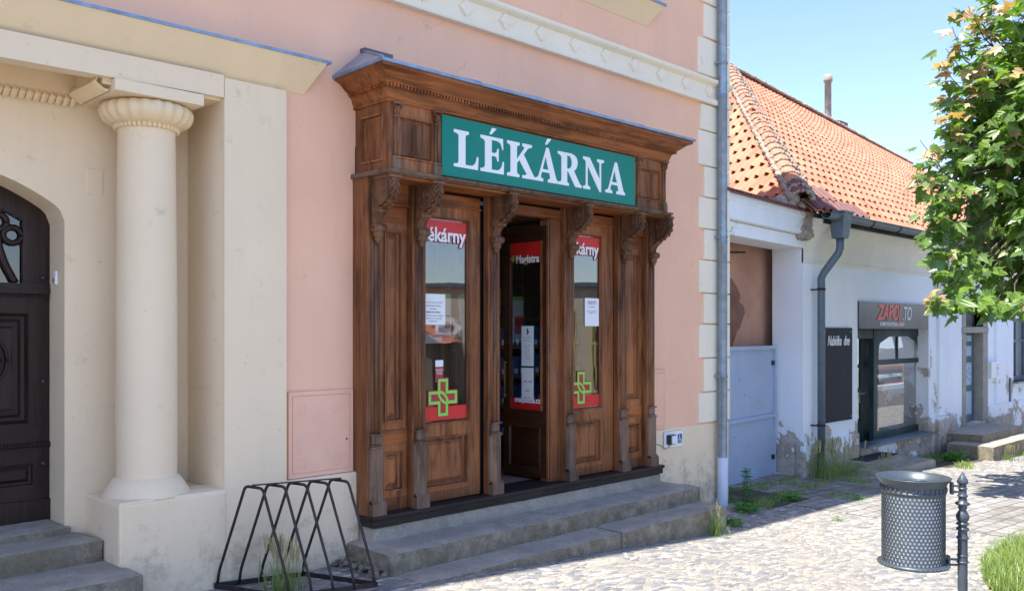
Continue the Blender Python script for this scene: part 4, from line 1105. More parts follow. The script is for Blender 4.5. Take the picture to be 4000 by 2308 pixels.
MB().box(5.20, 5.33, VY - .014, VY - .0125, -.04, .14).build('red_corner', M['red'], t)
MB().box(5.42, 5.66, VY - .014, VY - .0125, -.11, -.06).build('red_foot', M['red'], t)
q = MB()
for (a_, b_, c_, d_) in ((5.36, 5.42, .10, .2), (5.45, 5.52, .02, .14), (5.54, 5.64, .0, .09), (5.58, 5.63, .12, .22)): q.box(a_, b_, VY - .0145, VY - .0125, c_, d_)
q.build('printed_packs', M['ink'], t)

# ------------------------------------------------------------------ shop steps
ss = thing('shop_steps', 'two long grey stone steps in front of the pharmacy, weathered and chipped', 'steps', (5.6, 4.9, -1.9))
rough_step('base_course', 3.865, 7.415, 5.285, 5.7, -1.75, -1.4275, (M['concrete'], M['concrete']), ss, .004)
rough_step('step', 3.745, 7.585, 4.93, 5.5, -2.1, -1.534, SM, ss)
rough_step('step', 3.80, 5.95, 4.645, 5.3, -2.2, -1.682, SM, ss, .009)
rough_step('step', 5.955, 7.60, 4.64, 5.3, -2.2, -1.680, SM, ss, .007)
rub = thing('rubble', 'broken mortar and stones under the left end of the pharmacy steps', 'rubble', (3.68, 5.1, -1.68))
q = MB()
for k in range(40):
    q.blob((3.75 + random.uniform(-.12, .01), random.uniform(4.95, 5.44), -1.675 + random.uniform(-.02, .04)), (random.uniform(.012, .04), random.uniform(.012, .04), random.uniform(.01, .03)), 6, 4, .3)
q.build('stones', M['stepface'], rub)

# ------------------------------------------------------------------ house 2 (blue-white, tiled roof)
HY = 5.84
def worn_plaster(name):
    """painted wall: blue-white paint, flaking to grey-brown render, more the nearer the ground (rising damp)"""
    m, nt, b = nmat(name)
    tc = nt.nodes.new('ShaderNodeTexCoord'); sx = nt.nodes.new('ShaderNodeSeparateXYZ'); lk(nt, tc.outputs['Object'], sx.inputs[0])
    zf = nt.nodes.new('ShaderNodeMapRange'); zf.inputs[1].default_value = -2.3; zf.inputs[2].default_value = -.4; zf.inputs[3].default_value = .20; zf.inputs[4].default_value = 0.0
    lk(nt, sx.outputs[2], zf.inputs[0])
    zf2 = nt.nodes.new('ShaderNodeMapRange'); zf2.inputs[1].default_value = -1.72; zf2.inputs[2].default_value = -1.35; zf2.inputs[3].default_value = .07; zf2.inputs[4].default_value = 0.0
    lk(nt, sx.outputs[2], zf2.inputs[0])
    n = noise(nt, 1.25, 12, .70)
    f = math_(nt, 'ADD', math_(nt, 'ADD', n, zf.outputs[0]), zf2.outputs[0])
    mask = ramp(nt, f, [(.655, 0), (.665, 1)])
    paint = ramp(nt, noise(nt, .9, 5), [(.3, (.74, .81, .88)), (.7, (.84, .89, .93))])
    paint = mix(nt, ramp(nt, noise(nt, 3, 6, .7, stretch=(1, 1, .3)), [(.5, 0), (.75, .35)]), paint, (.66, .68, .69))
    paint = mix(nt, ramp(nt, f, [(.60, 0), (.65, .6)]), paint, (.80, .82, .83))
    render = ramp(nt, noise(nt, 5, 8, .75), [(.3, (.17, .145, .12)), (.45, (.33, .29, .24)), (.55, (.45, .41, .35)), (.7, (.52, .49, .44))])
    c = mix(nt, mask, paint, render)
    lk(nt, c, b.inputs['Base Color']); b.inputs['Roughness'].default_value = .92
    h = math_(nt, 'SUBTRACT', math_(nt, 'MULTIPLY', noise(nt, 40, 6), .4), math_(nt, 'MULTIPLY', mask, .9))
    bump(nt, b, h, .6, .02); return m
M['worn'] = worn_plaster('flaking_blue_plaster')
h2 = thing('blue_house', 'low blue-white house with flaking plaster, orange clay tiled roof and a metal gate', 'house', (16, 8, -2.1))
CXp = 11.46
OP = (13.17, 15.99, -1.995, .455)     # shop opening
DO = (17.79, 18.76, -1.76, .60)       # side door
WI = (20.68, 21.9, -1.07, .25)
m = MB()
wall_grid(m, CXp, 24.5, -2.8, 1.5, HY, [OP, DO, WI, (23.2, 24.3, -1.07, .25)], .24)
m.quad((CXp, HY, -2.8), (CXp, HY + .46, -2.8), (CXp, HY + .46, 1.2), (CXp, HY, 1.2))
m.quad((24.5, HY, -2.8), (24.5, 16, -2.8), (24.5, 16, 1.5), (24.5, HY, 1.5))
m.build('wall', M['worn'], h2)
# plinth courses
for a_, b_, c_, d_ in ((CXp - .03, OP[0] - .02, .045, -1.53), (OP[1] + .05, 16.24, .03, -1.50), (16.25, 17.12, .10, -1.50), (13.3, 16.0, .02, -1.76), (19.02, 24.5, .05, -1.475)):
    m = MB(); m.box(a_, b_, HY - c_, HY + .1, -2.6, d_); m.build('plinth', M['worn'], h2, bevel=.02)
for a_, b_, d_ in ((16.36, 17.02, -1.50), (19.45, 20.15, -1.475)):
    m = MB(); m.box(a_, b_, HY - .05, HY + .05, d_, .92); m.build('pilaster', M['worn'], h2, bevel=.01)
for xa, xb in ((16.30, 17.08), (19.40, 20.20)):
    m = MB()
    for k, (e, za, zb_) in enumerate(((.02, .66, .70), (.05, .70, .76), (.03, .76, .80))): m.box(xa - e, xb + e, HY - .05 - e, HY + .02, za, zb_)
    m.build('pilaster_capital', M['greyplaster'], h2, bevel=.008)
# coved cornice under the eaves
m = MB()
m.prism([(HY + .02, .92), (HY - .015, .925), (HY - .03, .96), (HY - .02, .99), (HY - .03, 1.10), (HY - .06, 1.22), (HY - .12, 1.33), (HY - .20, 1.40), (HY - .27, 1.43), (HY - .27, 1.50), (HY + .02, 1.56)], 'x', CXp - .0, 24.5)
m.build('coved_cornice', M['greyplaster'], h2)
# gate recess: lintel, reveals, brown wall behind
gd = Vector((-1.82, -.18, 0)).normalized()      # along the gate wall, to the left
gn = Vector((-gd.y, gd.x, 0))                   # candidates for the normal
if gn.y > 0: gn = -gn
def gp_(t, d, z): 
    p = Vector((CXp, HY, 0)) + gd * t - gn * d; return (p.x, p.y, z)
def gbox(mb, t0, t1, d0, d1, z0, z1):
    v = [gp_(t, d, z) for t in (t0, t1) for d in (d0, d1) for z in (z0, z1)]
    return mb.add(v, [(0, 1, 3, 2), (4, 6, 7, 5), (0, 4, 5, 1), (2, 3, 7, 6), (0, 2, 6, 4), (1, 5, 7, 3)])
m = MB(); gbox(m, -.03, 2.62, 0, .42, 1.12, 1.285); m.build('gate_lintel', M['worn'], h2, bevel=.01)
m = MB(); gbox(m, -.35, 2.62, .10, .5, 1.30, 1.70); m.box(11.35, 24.4, 5.70, 6.0, 1.40, 1.60); m.build('wall_head', M['mortar'], h2)
m = MB(); m.box(11.5, 24.5, 5.545, 5.575, 1.44, 1.615); m.build('fascia_board', M['woodsill'], h2)
m = MB()
for k in range(60):
    m.blob((11.05 + random.uniform(-.22, .42), 5.80 + random.uniform(-.08, .15), 1.68 + random.uniform(-.08, .06)), (random.uniform(.05, .09),) * 3, 7, 5, .25)
m.build('corner_mortar', M['mortar'], h2)
m = MB(); gbox(m, .10, 2.62, -.07, .42, 1.29, 1.60); gbox(m, .06, 2.62, -.085, .4, 1.5, 1.62)
m.build('lintel_band', plaster('patched_grey_white_plaster', (.78, .82, .86), .08, dirt=(.42, .38, .33), bstr=.5), h2, bevel=.02)
# rubble shoulder where roof, lintel and wall meet
m = MB()
for k in range(90):
    m.blob((CXp - .10 + random.uniform(-.10, .24), HY - .03 + random.uniform(-.05, .06), 1.27 + k * .0046), (random.uniform(.07, .11), .075, random.uniform(.05, .08)), 8, 6, .08)
m.build('mortar_shoulder', M['mortar'], h2)
m = MB(); m.quad(gp_(-1.8, .60, -2.6), gp_(3.4, .60, -2.6), gp_(3.4, .60, 1.4), gp_(-1.8, .60, 1.4)); gbox(m, -.0, 3, .42, .61, 1.4, 1.5)
m.build('yard_wall', M['brownplaster'], h2)
pp = MB()
rgn = random.Random(3)
pts = [(2.62, -.35), (2.2, -.15), (2.02, .0), (2.0, .12), (1.85, .18), (1.80, .32), (1.92, .42), (2.05, .46), (2.1, .55), (2.3, .66), (2.62, .80)]
flat('bare_patch', [[(t, z) for t, z in pts]], simple('bare_red_render', (.25, .125, .09), .95, 0, .2, 5, .5, 30), h2, Vector(gp_(0, 1.045, 0)) , (gd.x, gd.y, 0), (0, 0, 1), .012) if False else None
vp = [gp_(t, .59, z) for t, z in [(1.0, -.30), (.86, -.10), (.80, -.02), (.70, .04), (.62, .16), (.55, .24), (.60, .34), (.72, .38), (.69, .47), (.80, .58), (.95, .68), (1.6, .8), (1.6, -.4)]]
pp.add(vp, [tuple(range(len(vp)))]); pp.build('bare_patch', simple('bare_red_render', (.22, .11, .08), .95, 0, .2, 5, .5, 30), h2)
m = MB(); m.tube([gp_(.75, .5, 1.04), gp_(2.6, .56, .93)], .012, 6); m.build('iron_rod', M['rackmetal'], h2)
# tiled coping along the lintel
m = MB()
for k in range(21):
    t0 = .10 + k * .122
    v = []
    for j in range(7):
        a = math.pi * j / 6; v.append((t0 + .055 - .05 * math.cos(a), .022 * math.sin(a) ** .8))
    lo = [gp_(t, -.15, 1.60 + z) for t, z in v]; hi = [gp_(t, .22, 1.72 + z) for t, z in v]
    lo2 = [gp_(t, -.15, 1.585 + z) for t, z in v]
    m.add(lo + hi + lo2, [(j, j + 1, 8 + j, 7 + j) for j in range(6)] + [(14 + j, 15 + j, j + 1, j) for j in range(6)])
gbox(m, .08, 2.7, -.14, .2, 1.588, 1.60)
m.build('coping_tiles', M['tiledark'], h2)

# roof -----------------------------------------------------------------
EV = 1.56; C0 = Vector((11.12, 5.70, 1.74)); AP = Vector((16.9, 10.35, 5.62)); RE = Vector((31.8, 12.27, 5.75))
def front_pt(x, t):
    rx = AP + (RE - AP) * ((x - AP.x) / (RE.x - AP.x))
    e = Vector((x, 5.50, EV)); return e + (rx - e) * t
def tile_face(name, pt, u0, u1, nrow, tw, inside, mat, parent, h=.034, lap=.012, stag=True):
    """courses of interlocking tiles: every course is its own strip with rolls and a drip edge"""
    m = MB(); prof = [(0, 0), (.52, 0), (.60, .55), (.70, 1), (.80, 1), (.90, .55), (1, 0)]
    for r in range(nrow):
        t0 = r / nrow; t1 = (r + 1.12) / nrow
        off = tw * .5 if (stag and r % 2) else 0
        n = int((u1 - u0) / tw) + 2
        for k in range(n):
            ua = u0 + (k - 1) * tw + off
            if not inside(ua + tw / 2, (t0 + 1 / nrow / 2)): continue
            jz = random.uniform(-.003, .003)
            lo, hi, dn = [], [], []
            for (a, z) in prof:
                p0, n0 = pt(ua + a * tw, t0); p1, n1 = pt(ua + a * tw, t1)
                lo.append(p0 + n0 * (lap + z * h + .010 + jz)); hi.append(p1 + n1 * (z * h * .75 + .001 + jz)); dn.append(p0 + n0 * (lap + z * h + .010 + jz - .014))
            q = len(prof)
            m.add(lo + hi + dn, [(j, j + 1, q + j + 1, q + j) for j in range(q - 1)] + [(2 * q + j, 2 * q + j + 1, j + 1, j) for j in range(q - 1)])
    return m.build(name, mat, parent, recalc=False)
def pf(x, t):
    p = front_pt(x, t); n = Vector((0, -.64, .77)); return p, n
def hip_t(x):     # t of the hip line on the front face
    if x >= AP.x: return 1.0
    k = (x - C0.x) / (AP.x - C0.x)
    return max(-.1, (5.70 + (AP.y - 5.70) * k - 5.50) / (front_pt(x, 1).y - 5.5)) if x > C0.x else -.1
tile_face('front_tiles', pf, 11.1, 31.5, 26, .215, lambda x, t: t < hip_t(x) - .005, M['tile'], h2, h=.024, lap=.009)
# hip-end face, level line along LV
LV = Vector((.41, .91, 0)).normalized(); up2 = (AP - C0); up2 = up2 - LV * up2.dot(LV)
Lh = up2.length; u2 = up2.normalized(); n2 = u2.cross(LV); n2 = n2 if n2.z > 0 else -n2
base = C0 - u2 * .12
Lt = Lh + .12
hipdot = (AP - C0).dot(LV)
def pe(a, t): return base + LV * a + u2 * (t * Lt), n2
def in_end(a, t):
    s_ = (t * Lt - .12) / Lh
    lim = hipdot * s_
    return a > lim and a < 11
tile_face('hip_end_tiles', pe, -.2, 11, 18, .25, in_end, M['tile'], h2, h=.040, lap=.016)
m = MB()   # boarding under the tiles
m.add([C0, AP, RE, (31.8, 5.5, EV), (11.3, 5.5, EV)], [(0, 1, 2, 3, 4)])
m.add([C0, AP, AP + LV * 9, base + LV * 11], [(0, 1, 2, 3)])
m.v = [(x, y, z - .03) for x, y, z in m.v]
m.build('roof_boards', M['tiledark'], h2)
# hip and ridge tiles with mortar
def ridge_line(name, A, B, r, st, mat, mort, parent, flat_=False):
    d = (B - A); L = d.length; d.normalize(); side = d.cross(Vector((0, 0, 1))).normalized(); nn = side.cross(d)
    n = int(L / st); m = MB(); q = MB()
    for k in range(n):
        a = A + d * (k * st); b = a + d * (st * 1.08)
        r0 = r * 1.05; r1 = r * .97
        v = []
        for p, rr in ((a, r0), (b, r1)):
            for j in range(9):
                th = math.pi * (j / 8); v.append(p + side * (rr * math.cos(th)) + nn * (rr * math.sin(th) * .8 + (.012 if p is a else 0)))
        v += [a + (x - a) * .93 for x in v[:9]]
        m.add(v, [(j, j + 1, 10 + j, 9 + j) for j in range(8)] + [(18 + j, 19 + j, j + 1, j) for j in range(8)], True)
        if mort:
            for j in range(11):
                th = math.pi * (j / 10) + random.uniform(-.1, .1)
                q.blob(a + side * (r * 1.04 * math.cos(th)) + nn * (r * 1.04 * math.sin(th) * .8 + .004) + d * random.uniform(.0, .03), (random.uniform(.02, .036),) * 3, 6, 4, .3)
    if mort:
        for s in (-1, 1):
            k = 0
            while k < L:
                q.blob(A + d * k + side * (s * r * random.uniform(.98, 1.2)) + nn * .01, (random.uniform(.03, .06), random.uniform(.03, .06), .03), 6, 4, .3); k += .045
    o = m.build(name, mat, parent, recalc=False)
    if mort: q.build('mortar_joints', M['mortar'], o)
up_ = Vector((0, 0, .035))
hd = (AP - C0).normalized()
ridge_line('hip_tiles', C0 + hd * .42 + up_, AP + up_, .125, .30, M['tile'], True, h2)
ridge_line('shaded_hip_tile', C0 + hd * -.12 + up_, C0 + hd * .42 + up_, .13, .26, M['tiledark'], True, h2)  # lowest hip tiles, the cast shadow painted in as maroon
ridge_line('ridge_tiles', AP + up_ * .5, RE + up_ * .5, .11, .38, M['tile'], True, h2)
m = MB()   # eaves corner tiles, the pink building's shadow put into their maroon colour
for k in range(8):
    for r in range(2):
        x0 = 11.15 + k * .2; p = front_pt(x0, .0 + r * .048); p2 = front_pt(x0, .0 + (r + 1) * .048)
        if r == 1 and k > 4: continue
        pr = [(0, 0), (.5, 0), (.62, .03), (.8, .03), (1, 0)]
        lo = [front_pt(x0 + a * .2, r * .05) + Vector((0, -.64, .77)) * (.05 + z) for a, z in pr]; hi = [front_pt(x0 + a * .2, (r + 1.1) * .05) + Vector((0, -.64, .77)) * (.035 + z) for a, z in pr]
        m.add(lo + hi, [(j, j + 1, 6 + j, 5 + j) for j in range(4)])
m.build('shaded_corner_tiles', M['tiledark'], h2, recalc=False)
# second roof seen past the ridge, with a valley
h3 = thing('far_house', 'neighbouring house with tiled roof partly hidden behind the maple', 'house', (26, 8, -2.4))
m = MB(); m.box(24.52, 33, 5.9, 13, -3, 1.6); m.build('wall', M['greyplaster'], h3)
m = MB()
m.add([(22.6, 5.45, 1.62), (25.2, 5.45, 1.62), (27.2, 9.5, 4.3), (25.6, 9.3, 4.2)], [(0, 1, 2, 3)]); m.add([(24.5, 5.4, 1.6), (34, 5.4, 1.6), (34, 10, 4.6), (27, 9.6, 4.4)], [(0, 1, 2, 3)])
m.add([(34, 5.4, 1.6), (34, 10, 4.6), (34, 15, 1.6)], [(0, 1, 2)])
m.build('roof', M['tile'], h3)
# chimney pipe
ch = MB(); bx, by = 24.0, 11.25
pch = at(2040, 292, 12.0)
ch.lathe([(.10, pch.z - .4), (.095, pch.z + 1.05), (.125, pch.z + 1.06), (.13, pch.z + 1.12), (.12, pch.z + 1.25), (.09, pch.z + 1.27), (.06, pch.z + 1.2)], pch.x, 12.0, 20)
cho = ch.build('chimney', M['mortar'], h2)
q = MB(); q.box(pch.x + .35, pch.x + .9, 11.8, 12.3, pch.z - .6, pch.z - .02); q.build('chimney_stub', M['tiledark'], cho, bevel=.02)

# gutter and hopper ----------------------------------------------------
gt = thing('roof_gutter', 'grey half-round gutter with square hopper and drainpipe on the blue house', 'gutter', (11.8, 5.5, -1.9))
m = MB(); xa, xb = 11.35, 24.6
gy_, gz_ = 5.455, 1.555; v = []; n = 9
for xx in (xa, xb):
    for rr in (.078, .070):
        for j in range(n): th = math.pi + math.pi * j / (n - 1); v.append((xx, gy_ + rr * math.cos(th), gz_ + rr * math.sin(th)))
m.add(v, [(j, j + 1, 2 * n + j + 1, 2 * n + j) for j in range(n - 1)] + [(n + j, 3 * n + j, 3 * n + j + 1, n + j + 1) for j in range(n - 1)] + [(j, n + j, n + j + 1, j + 1) for j in range(n - 1)])
m.tube([(xa, gy_ - .078, gz_ + .004), (xb, gy_ - .078, gz_ + .004)], .010, 8)
m.build('gutter', M['pipedark'], gt, recalc=False)
m = MB(); x = 12.7
while x < 24:
    m.tube([(x, gy_ + .08 * math.cos(math.pi + math.pi * j / 8), gz_ + .083 * math.sin(math.pi + math.pi * j / 8)) for j in range(9)], .009, 5); x += .95
m.build('gutter_bracket', M['rackmetal'], gt)
hx = 11.80
m = MB()
t_ = [(hx - .135, gy_ - .10, 1.585), (hx + .135, gy_ - .10, 1.585), (hx + .135, gy_ + .12, 1.585), (hx - .135, gy_ + .12, 1.585)]
b_ = [(hx - .09, gy_ - .06, 1.25), (hx + .09, gy_ - .06, 1.25), (hx + .09, gy_ + .10, 1.25), (hx - .09, gy_ + .10, 1.25)]
m.add(t_ + b_, [(0, 1, 5, 4), (1, 2, 6, 5), (2, 3, 7, 6), (3, 0, 4, 7), (4, 5, 6, 7)])
m.box(hx - .15, hx + .15, gy_ - .115, gy_ + .13, 1.585, 1.615)
m.add([(hx + .0, gy_ - .105, 1.50), (hx + .018, gy_ - .105, 1.49), (hx + .0, gy_ - .10, 1.42), (hx + .02, gy_ - .092, 1.34), (hx - .012, gy_ - .10, 1.42)], [(0, 1, 2, 4), (2, 3, 4)])
m.build('hopper', M['pipedark'], gt, bevel=.006)
m = MB()
path = [(hx, gy_ + .02, 1.26), (hx, gy_ + .02, 1.12), (hx - .01, gy_ + .04, 1.05), (hx - .05, gy_ + .22, .80), (hx - .06, gy_ + .26, .72), (hx - .06, gy_ + .26, .5), (hx - .06, gy_ + .26, -1.98)]
m.tube(path, .052, 16); m.build('drainpipe', M['pipedark'], gt)
for z in (.55, -1.32):
    m = MB(); m.lathe([(.054, z), (.060, z + .002), (.060, z + .03), (.054, z + .032)], hx - .06, gy_ + .26, 16); m.box(hx - .13, hx - .10, gy_ + .25, gy_ + .40, z, z + .02); m.build('pipe_clamp', M['rackmetal'], gt)

# metal gate -----------------------------------------------------------
ga = thing('sheet_gate', 'blue-grey sheet metal gate between the pink building and the blue house', 'gate', (10.1, 6.2, -2))
def gbar(mb, t0, t1, z, h_=.03, d=.40): gbox(mb, t0, t1, d - .03, d + .01, z - h_, z + h_)
m = MB(); gbox(m, .02, 2.55, .41, .425, -2.06, -.24); m.build('gate_sheet', M['gate'], ga)
m = MB()
for z in (-.235, -1.17, -2.04): gbar(m, .0, 2.6, z, .026)
gbox(m, .0, .035, .38, .43, -2.08, -.21)
m.build('gate_frame', M['gate'], ga, bevel=.004); m = MB()
for a, b, c, d in ((.06, -.30, 2.5, -1.12), (.06, -1.12, 2.5, -.30), (.06, -1.24, 2.5, -2.0), (.06, -2.0, 2.5, -1.24)):
    m.tube([gp_(a, .411, b), gp_(c, .411, d)], .0022, 5)
m.build('pressed_crease', M['gate'], ga); m = MB()
for zz in (-.45, -1.75): gbox(m, -.005, .10, .385, .41, zz - .03, zz + .03)
for k in range(8):
    p = gp_(random.uniform(.1, 2.3), .408, random.uniform(-2.0, -.3)); m.blob(p, (random.uniform(.004, .014), .003, random.uniform(.004, .018)), 6, 4, .3)
m.build('rust_spots', M['rackmetal'], ga); m = MB()

# menu board -----------------------------------------------------------
t = thing('menu_board', 'tall black menu board headed Nabídka dne on the blue-white wall', 'sign', (12.45, HY - .02, -1.3))
MB().box(12.0, 12.93, HY - .03, HY - .002, -1.31, .037).build('board', M['black'], t, bevel=.004)
text('heading', 'Nabídka  dne', .20, M['white'], t, (12.13, HY - .033, -.215), bold=.002, shear=.28, width=.70, thick=.002)
q = MB()
for a, b in ((12.05, -.02), (12.88, -.02), (12.05, -1.26), (12.88, -1.26)): q.blob((a, HY - .032, b), (.012, .006, .012), 6, 4)
q.build('screw', M['steel'], t)
q = MB()
for k in range(14):
    x_, z_ = random.uniform(12.15, 12.85), random.uniform(-1.2, -.4); q.tube([(x_, HY - .0315, z_), (x_ + random.uniform(-.004, .004), HY - .0315, z_ + random.uniform(.01, .05))], .0022, 4)
q.build('chalk_marks', M['ink'], t)

# electrician's shop: sign, door, window ------------------------------
t = thing('electrician_sign', 'grey sign reading ZAPOJ.TO in red and white above the green shop window', 'sign', (14.6, HY, .02))
MB().box(13.18, 15.93, HY - .02, HY + .02, .025, .43).build('sign_board', M['signgrey'], t, bevel=.004)
MB().box(13.18, 15.93, HY - .025, HY + .03, .4305, .452).build('top_trim', M['gate'], t)
text('red_lettering', 'ZAPOJ', .33, simple('orange_red_vinyl', (.72, .10, .05), .45), t, (13.81, HY - .023, .168), bold=.009, shear=.28, width=.95, thick=.003)
text('white_lettering', '.TO', .31, M['white'], t, (14.80, HY - .023, .168), bold=0, shear=.22, width=.38, thick=.003)
text('small_lettering', 'KOMPLETNÍ ELEKTROINSTALACE', .085, M['white'], t, (13.93, HY - .022, .070), shear=.2, width=.95, thick=.002, bold=.001)
es = thing('shop_window', 'dark green timber shop window and half-open glazed door under the ZAPOJ.TO sign', 'shop window', (14.6, 6.04, -2))
FY = 6.03
m = MB()
m.box(14.13, 14.27, FY - .03, FY + .05, -1.95, .03)               # post between door and window
m.box(14.2705, 16.17, FY - .02, FY + .05, -.10, .03); m.box(16.06, 16.17, FY - .021, FY + .05, -1.76, .03)
m.box(14.2705, 16.06, FY - .02, FY + .05, -.555, -.475); m.box(14.2705, 16.06, FY - .02, FY + .05, -1.76, -1.63)
m.box(15.13, 15.18, FY - .0, FY + .04, -.475, -.10); m.box(13.0, 14.13, FY - .02, FY + .05, -.13, .03)
m.add([(14.27, FY - .005, -.10), (14.27, FY - .005, -.475), (14.31, FY - .005, -.475), (14.42, FY - .005, -.21), (14.80, FY - .005, -.10)], [(0, 1, 2, 3, 4)])
m.add([(16.06, FY - .005, -.10), (16.06, FY - .005, -.475), (16.03, FY - .005, -.475), (15.92, FY - .005, -.21), (15.55, FY - .005, -.10)], [(0, 1, 2, 3, 4)])
fro = m.build('window_frame', M['greenpaint'], es, bevel=.006)
q = MB(); q.box(14.27, 16.06, FY + .02, FY + .025, -1.63, -.55); q.build('pane', M['glass2'], fro)
for xa_, xb_ in ((14.27, 15.13), (15.18, 16.06)):
    q = MB(); q.quad((xa_, FY + .005, -.475), (xb_, FY + .005, -.475), (xb_, FY + .045, -.10), (xa_, FY + .045, -.10)); q.build('pane', M['glass2'], fro)
m = MB(); m.box(13.27, 16.05, HY - .13, FY - .02, -1.765, -1.735); m.build('window_sill', M['pipedark'], es, bevel=.004)
dl = MB(); DYY = 6.16
dl.box(14.12, 14.7, DYY, DYY + .05, -1.97, .03); dl.box(13.0, 13.64, DYY, DYY + .04, -1.97, -1.30); dl.box(13.0, 13.64, DYY, DYY + .04, -.20, -.13)
for xx in (13.0, 14.02): dl.box(xx, xx + .11, DYY - .001, DYY + .041, -1.97, -.13)
dl.box(13.11, 14.02, DYY, DYY + .04, -1.97, -1.45); dl.box(13.11, 14.02, DYY, DYY + .04, -.98, -.92); dl.box(13.11, 14.02, DYY, DYY + .04, -.60, -.54)
do2 = dl.build('shop_door', M['greenpaint'], es, bevel=.004)
q = MB(); q.box(13.11, 14.02, DYY + .02, DYY + .024, -1.45, -.13); q.build('pane', M['glass'], do2)
q = MB(); q.box(13.93, 13.96, DYY - .02, DYY, -1.15, -.92); q.tube([(13.945, DYY - .01, -1.0), (13.945, DYY - .05, -1.0), (14.05, DYY - .05, -1.0)], .010, 6); q.build('door_handle', M['steel'], do2)
MB().box(12.9, 16.3, 8.2, 8.24, -2.1, .1).build('back_wall', M['interior'], es)
MB().box(12.9, 16.3, 6.1, 8.2, -2.1, -2.05).build('floor', M['interior'], es)
MB().box(12.9, 16.3, 6.1, 8.2, .1, .14).build('ceiling', M['interior'], es)
t = thing('door_notice', 'white paper with printed symbols on the green shop door', 'notice', (13.75, DYY, -.4))
MB().box(13.55, 13.90, DYY - .002, DYY - .0005, -.47, -.24).build('sheet', M['paper'], t)
text('print', 'OTEVŘENO\nPo - Pá\n8 - 16', .045, M['ink'], t, (13.72, DYY - .003, -.30), align='CENTER', thick=.0005)
t = thing('door_mat', 'black mat on the step before the green shop door', 'door mat', (13.3, 5.75, -1.9))
MB().box(12.85, 13.95, 5.55, 5.98, -1.905, -1.89).build('mat', M['black'], t, bevel=.003)
t = thing('shop_door_steps', 'two low worn steps before the green shop door', 'steps', (13.4, 5.5, -2.05))
rough_step('step', 12.70, 14.0, 5.42, 6.05, -2.3, -1.907, (M['concrete'], M['concrete']), t, .01)
rough_step('step', 12.55, 14.5, 5.18, 5.6, -2.3, -1.985, (M['concrete'], M['concrete']), t, .014)

# side door ------------------------------------------------------------
sdr = thing('side_door', 'narrow slate blue door with four patterned glass panes in a stone surround', 'door', (18.3, 6.0, -1.75))
m = MB()
m.box(17.62, 17.79, HY - .02, HY + .26, -1.76, -.05); m.box(18.74, 19.02, HY - .02, HY + .26, -1.76, -.05)
m.box(17.60, 19.03, HY - .03, HY + .2, -.049, .058); m.box(17.62, 17.79, HY - .02, HY + .2, .0585, .60); m.box(18.76, 19.02, HY - .02, HY + .2, .0585, .60)
m.build('stone_surround', M['rock'], sdr, bevel=.012)
m = MB(); SY = 5.99
m.box(17.8, 18.76, SY, SY + .04, -1.80, -1.62)
for xx in (17.8, 18.66): m.box(xx, xx + .10, SY - .001, SY + .041, -1.8, -.05)
for a, b in ((-1.17, -1.06), (-.62, -.50), (-.30, -.22), (-.10, -.05)): m.box(17.9, 18.66, SY, SY + .04, a, b)
dd = m.build('door_leaf', M['pipedark'], sdr, bevel=.004)
pg = simple('patterned_pale_glass', (.45, .60, .70), .2)
m = MB(); m.box(17.9, 18.66, SY + .018, SY + .022, -1.62, -.10); po_ = m.build('pane', pg, dd)
m = MB()
for k in range(9):
    a = math.pi * 2 * k / 9; m.tube([(18.28, SY + .012, -.84), (18.28 + .34 * math.cos(a), SY + .012, -.84 + .2 * math.sin(a))], .006, 5)
for k in range(6):
    a = math.pi * k / 5; m.tube([(18.28, SY + .012, -.21), (18.28 + .2 * math.cos(a), SY + .012, -.21 + .10 * math.sin(a))], .005, 5)
m.build('glass_bars', M['gate'], po_)
m = MB(); m.tube([(17.86, SY - .01, -.80), (17.86, SY - .05, -.80), (18.0, SY - .05, -.80)], .012, 6); m.build('door_handle', M['blackgloss'], dd)
m = MB(); m.box(17.8, 18.76, SY, SY + .03, .06, .60); m.build('transom_pane', M['glass2'], sdr)
t = thing('side_door_steps', 'dark grey stone steps jutting out before the slate blue side door', 'steps', (17, 5.4, -2))
rough_step('step', 16.55, 18.85, 5.15, 5.86, -2.4, -1.79, SM, t, .01, .12)
rough_step('step', 16.15, 19.6, 4.85, 5.6, -2.5, -1.93, SM, t, .01, .12)
t = thing('mailbox', 'white mailbox with a red mark beside the slate blue side door', 'mailbox', (19.15, HY, -.9))
MB().box(18.98, 19.42, HY - .10, HY + .0, -.93, -.62).build('box', M['white'], t, bevel=.012)
MB().box(19.25, 19.41, HY - .104, HY - .1005, -.90, -.66).build('label', M['paper'], t)
MB().box(19.30, 19.36, HY - .107, HY - .1045, -.76, -.73).build('red_mark', M['red'], t)
MB().box(20.38, 20.43, HY - .03, HY, -1.49, -.98).build('cable_duct', M['pipedark'], h2)
for (a, b) in ((20.68, 21.9), (23.2, 24.3)):
    m = MB()
    for xx in (a, (a + b) / 2 - .03, b - .07): m.box(xx, xx + .07, HY + .12, HY + .17, -1.05, .25)
    m.box(a + .07, b - .07, HY + .121, HY + .169, .18, .25); m.box(a + .07, b - .07, HY + .121, HY + .169, -1.05, -.98); m.box(a + .07, b - .07, HY + .122, HY + .168, -.25, -.20)
    wo_ = m.build('window', M['pipedark'], h2); q = MB(); q.box(a + .02, b - .02, HY + .14, HY + .145, -1.05, .25); q.build('pane', M['glass2'], wo_)
    q = MB(); q.box(a - .06, b + .06, HY - .10, HY + .12, -1.10, -1.07); q.build('window_sill', M['pipedark'], wo_)
    q = MB(); q.box(a, b, HY + .5, HY + .52, -1.2, .3); q.build('room_shade_sheet', M['shadeblack'], wo_)  # black sheet painting the unlit room behind the pane

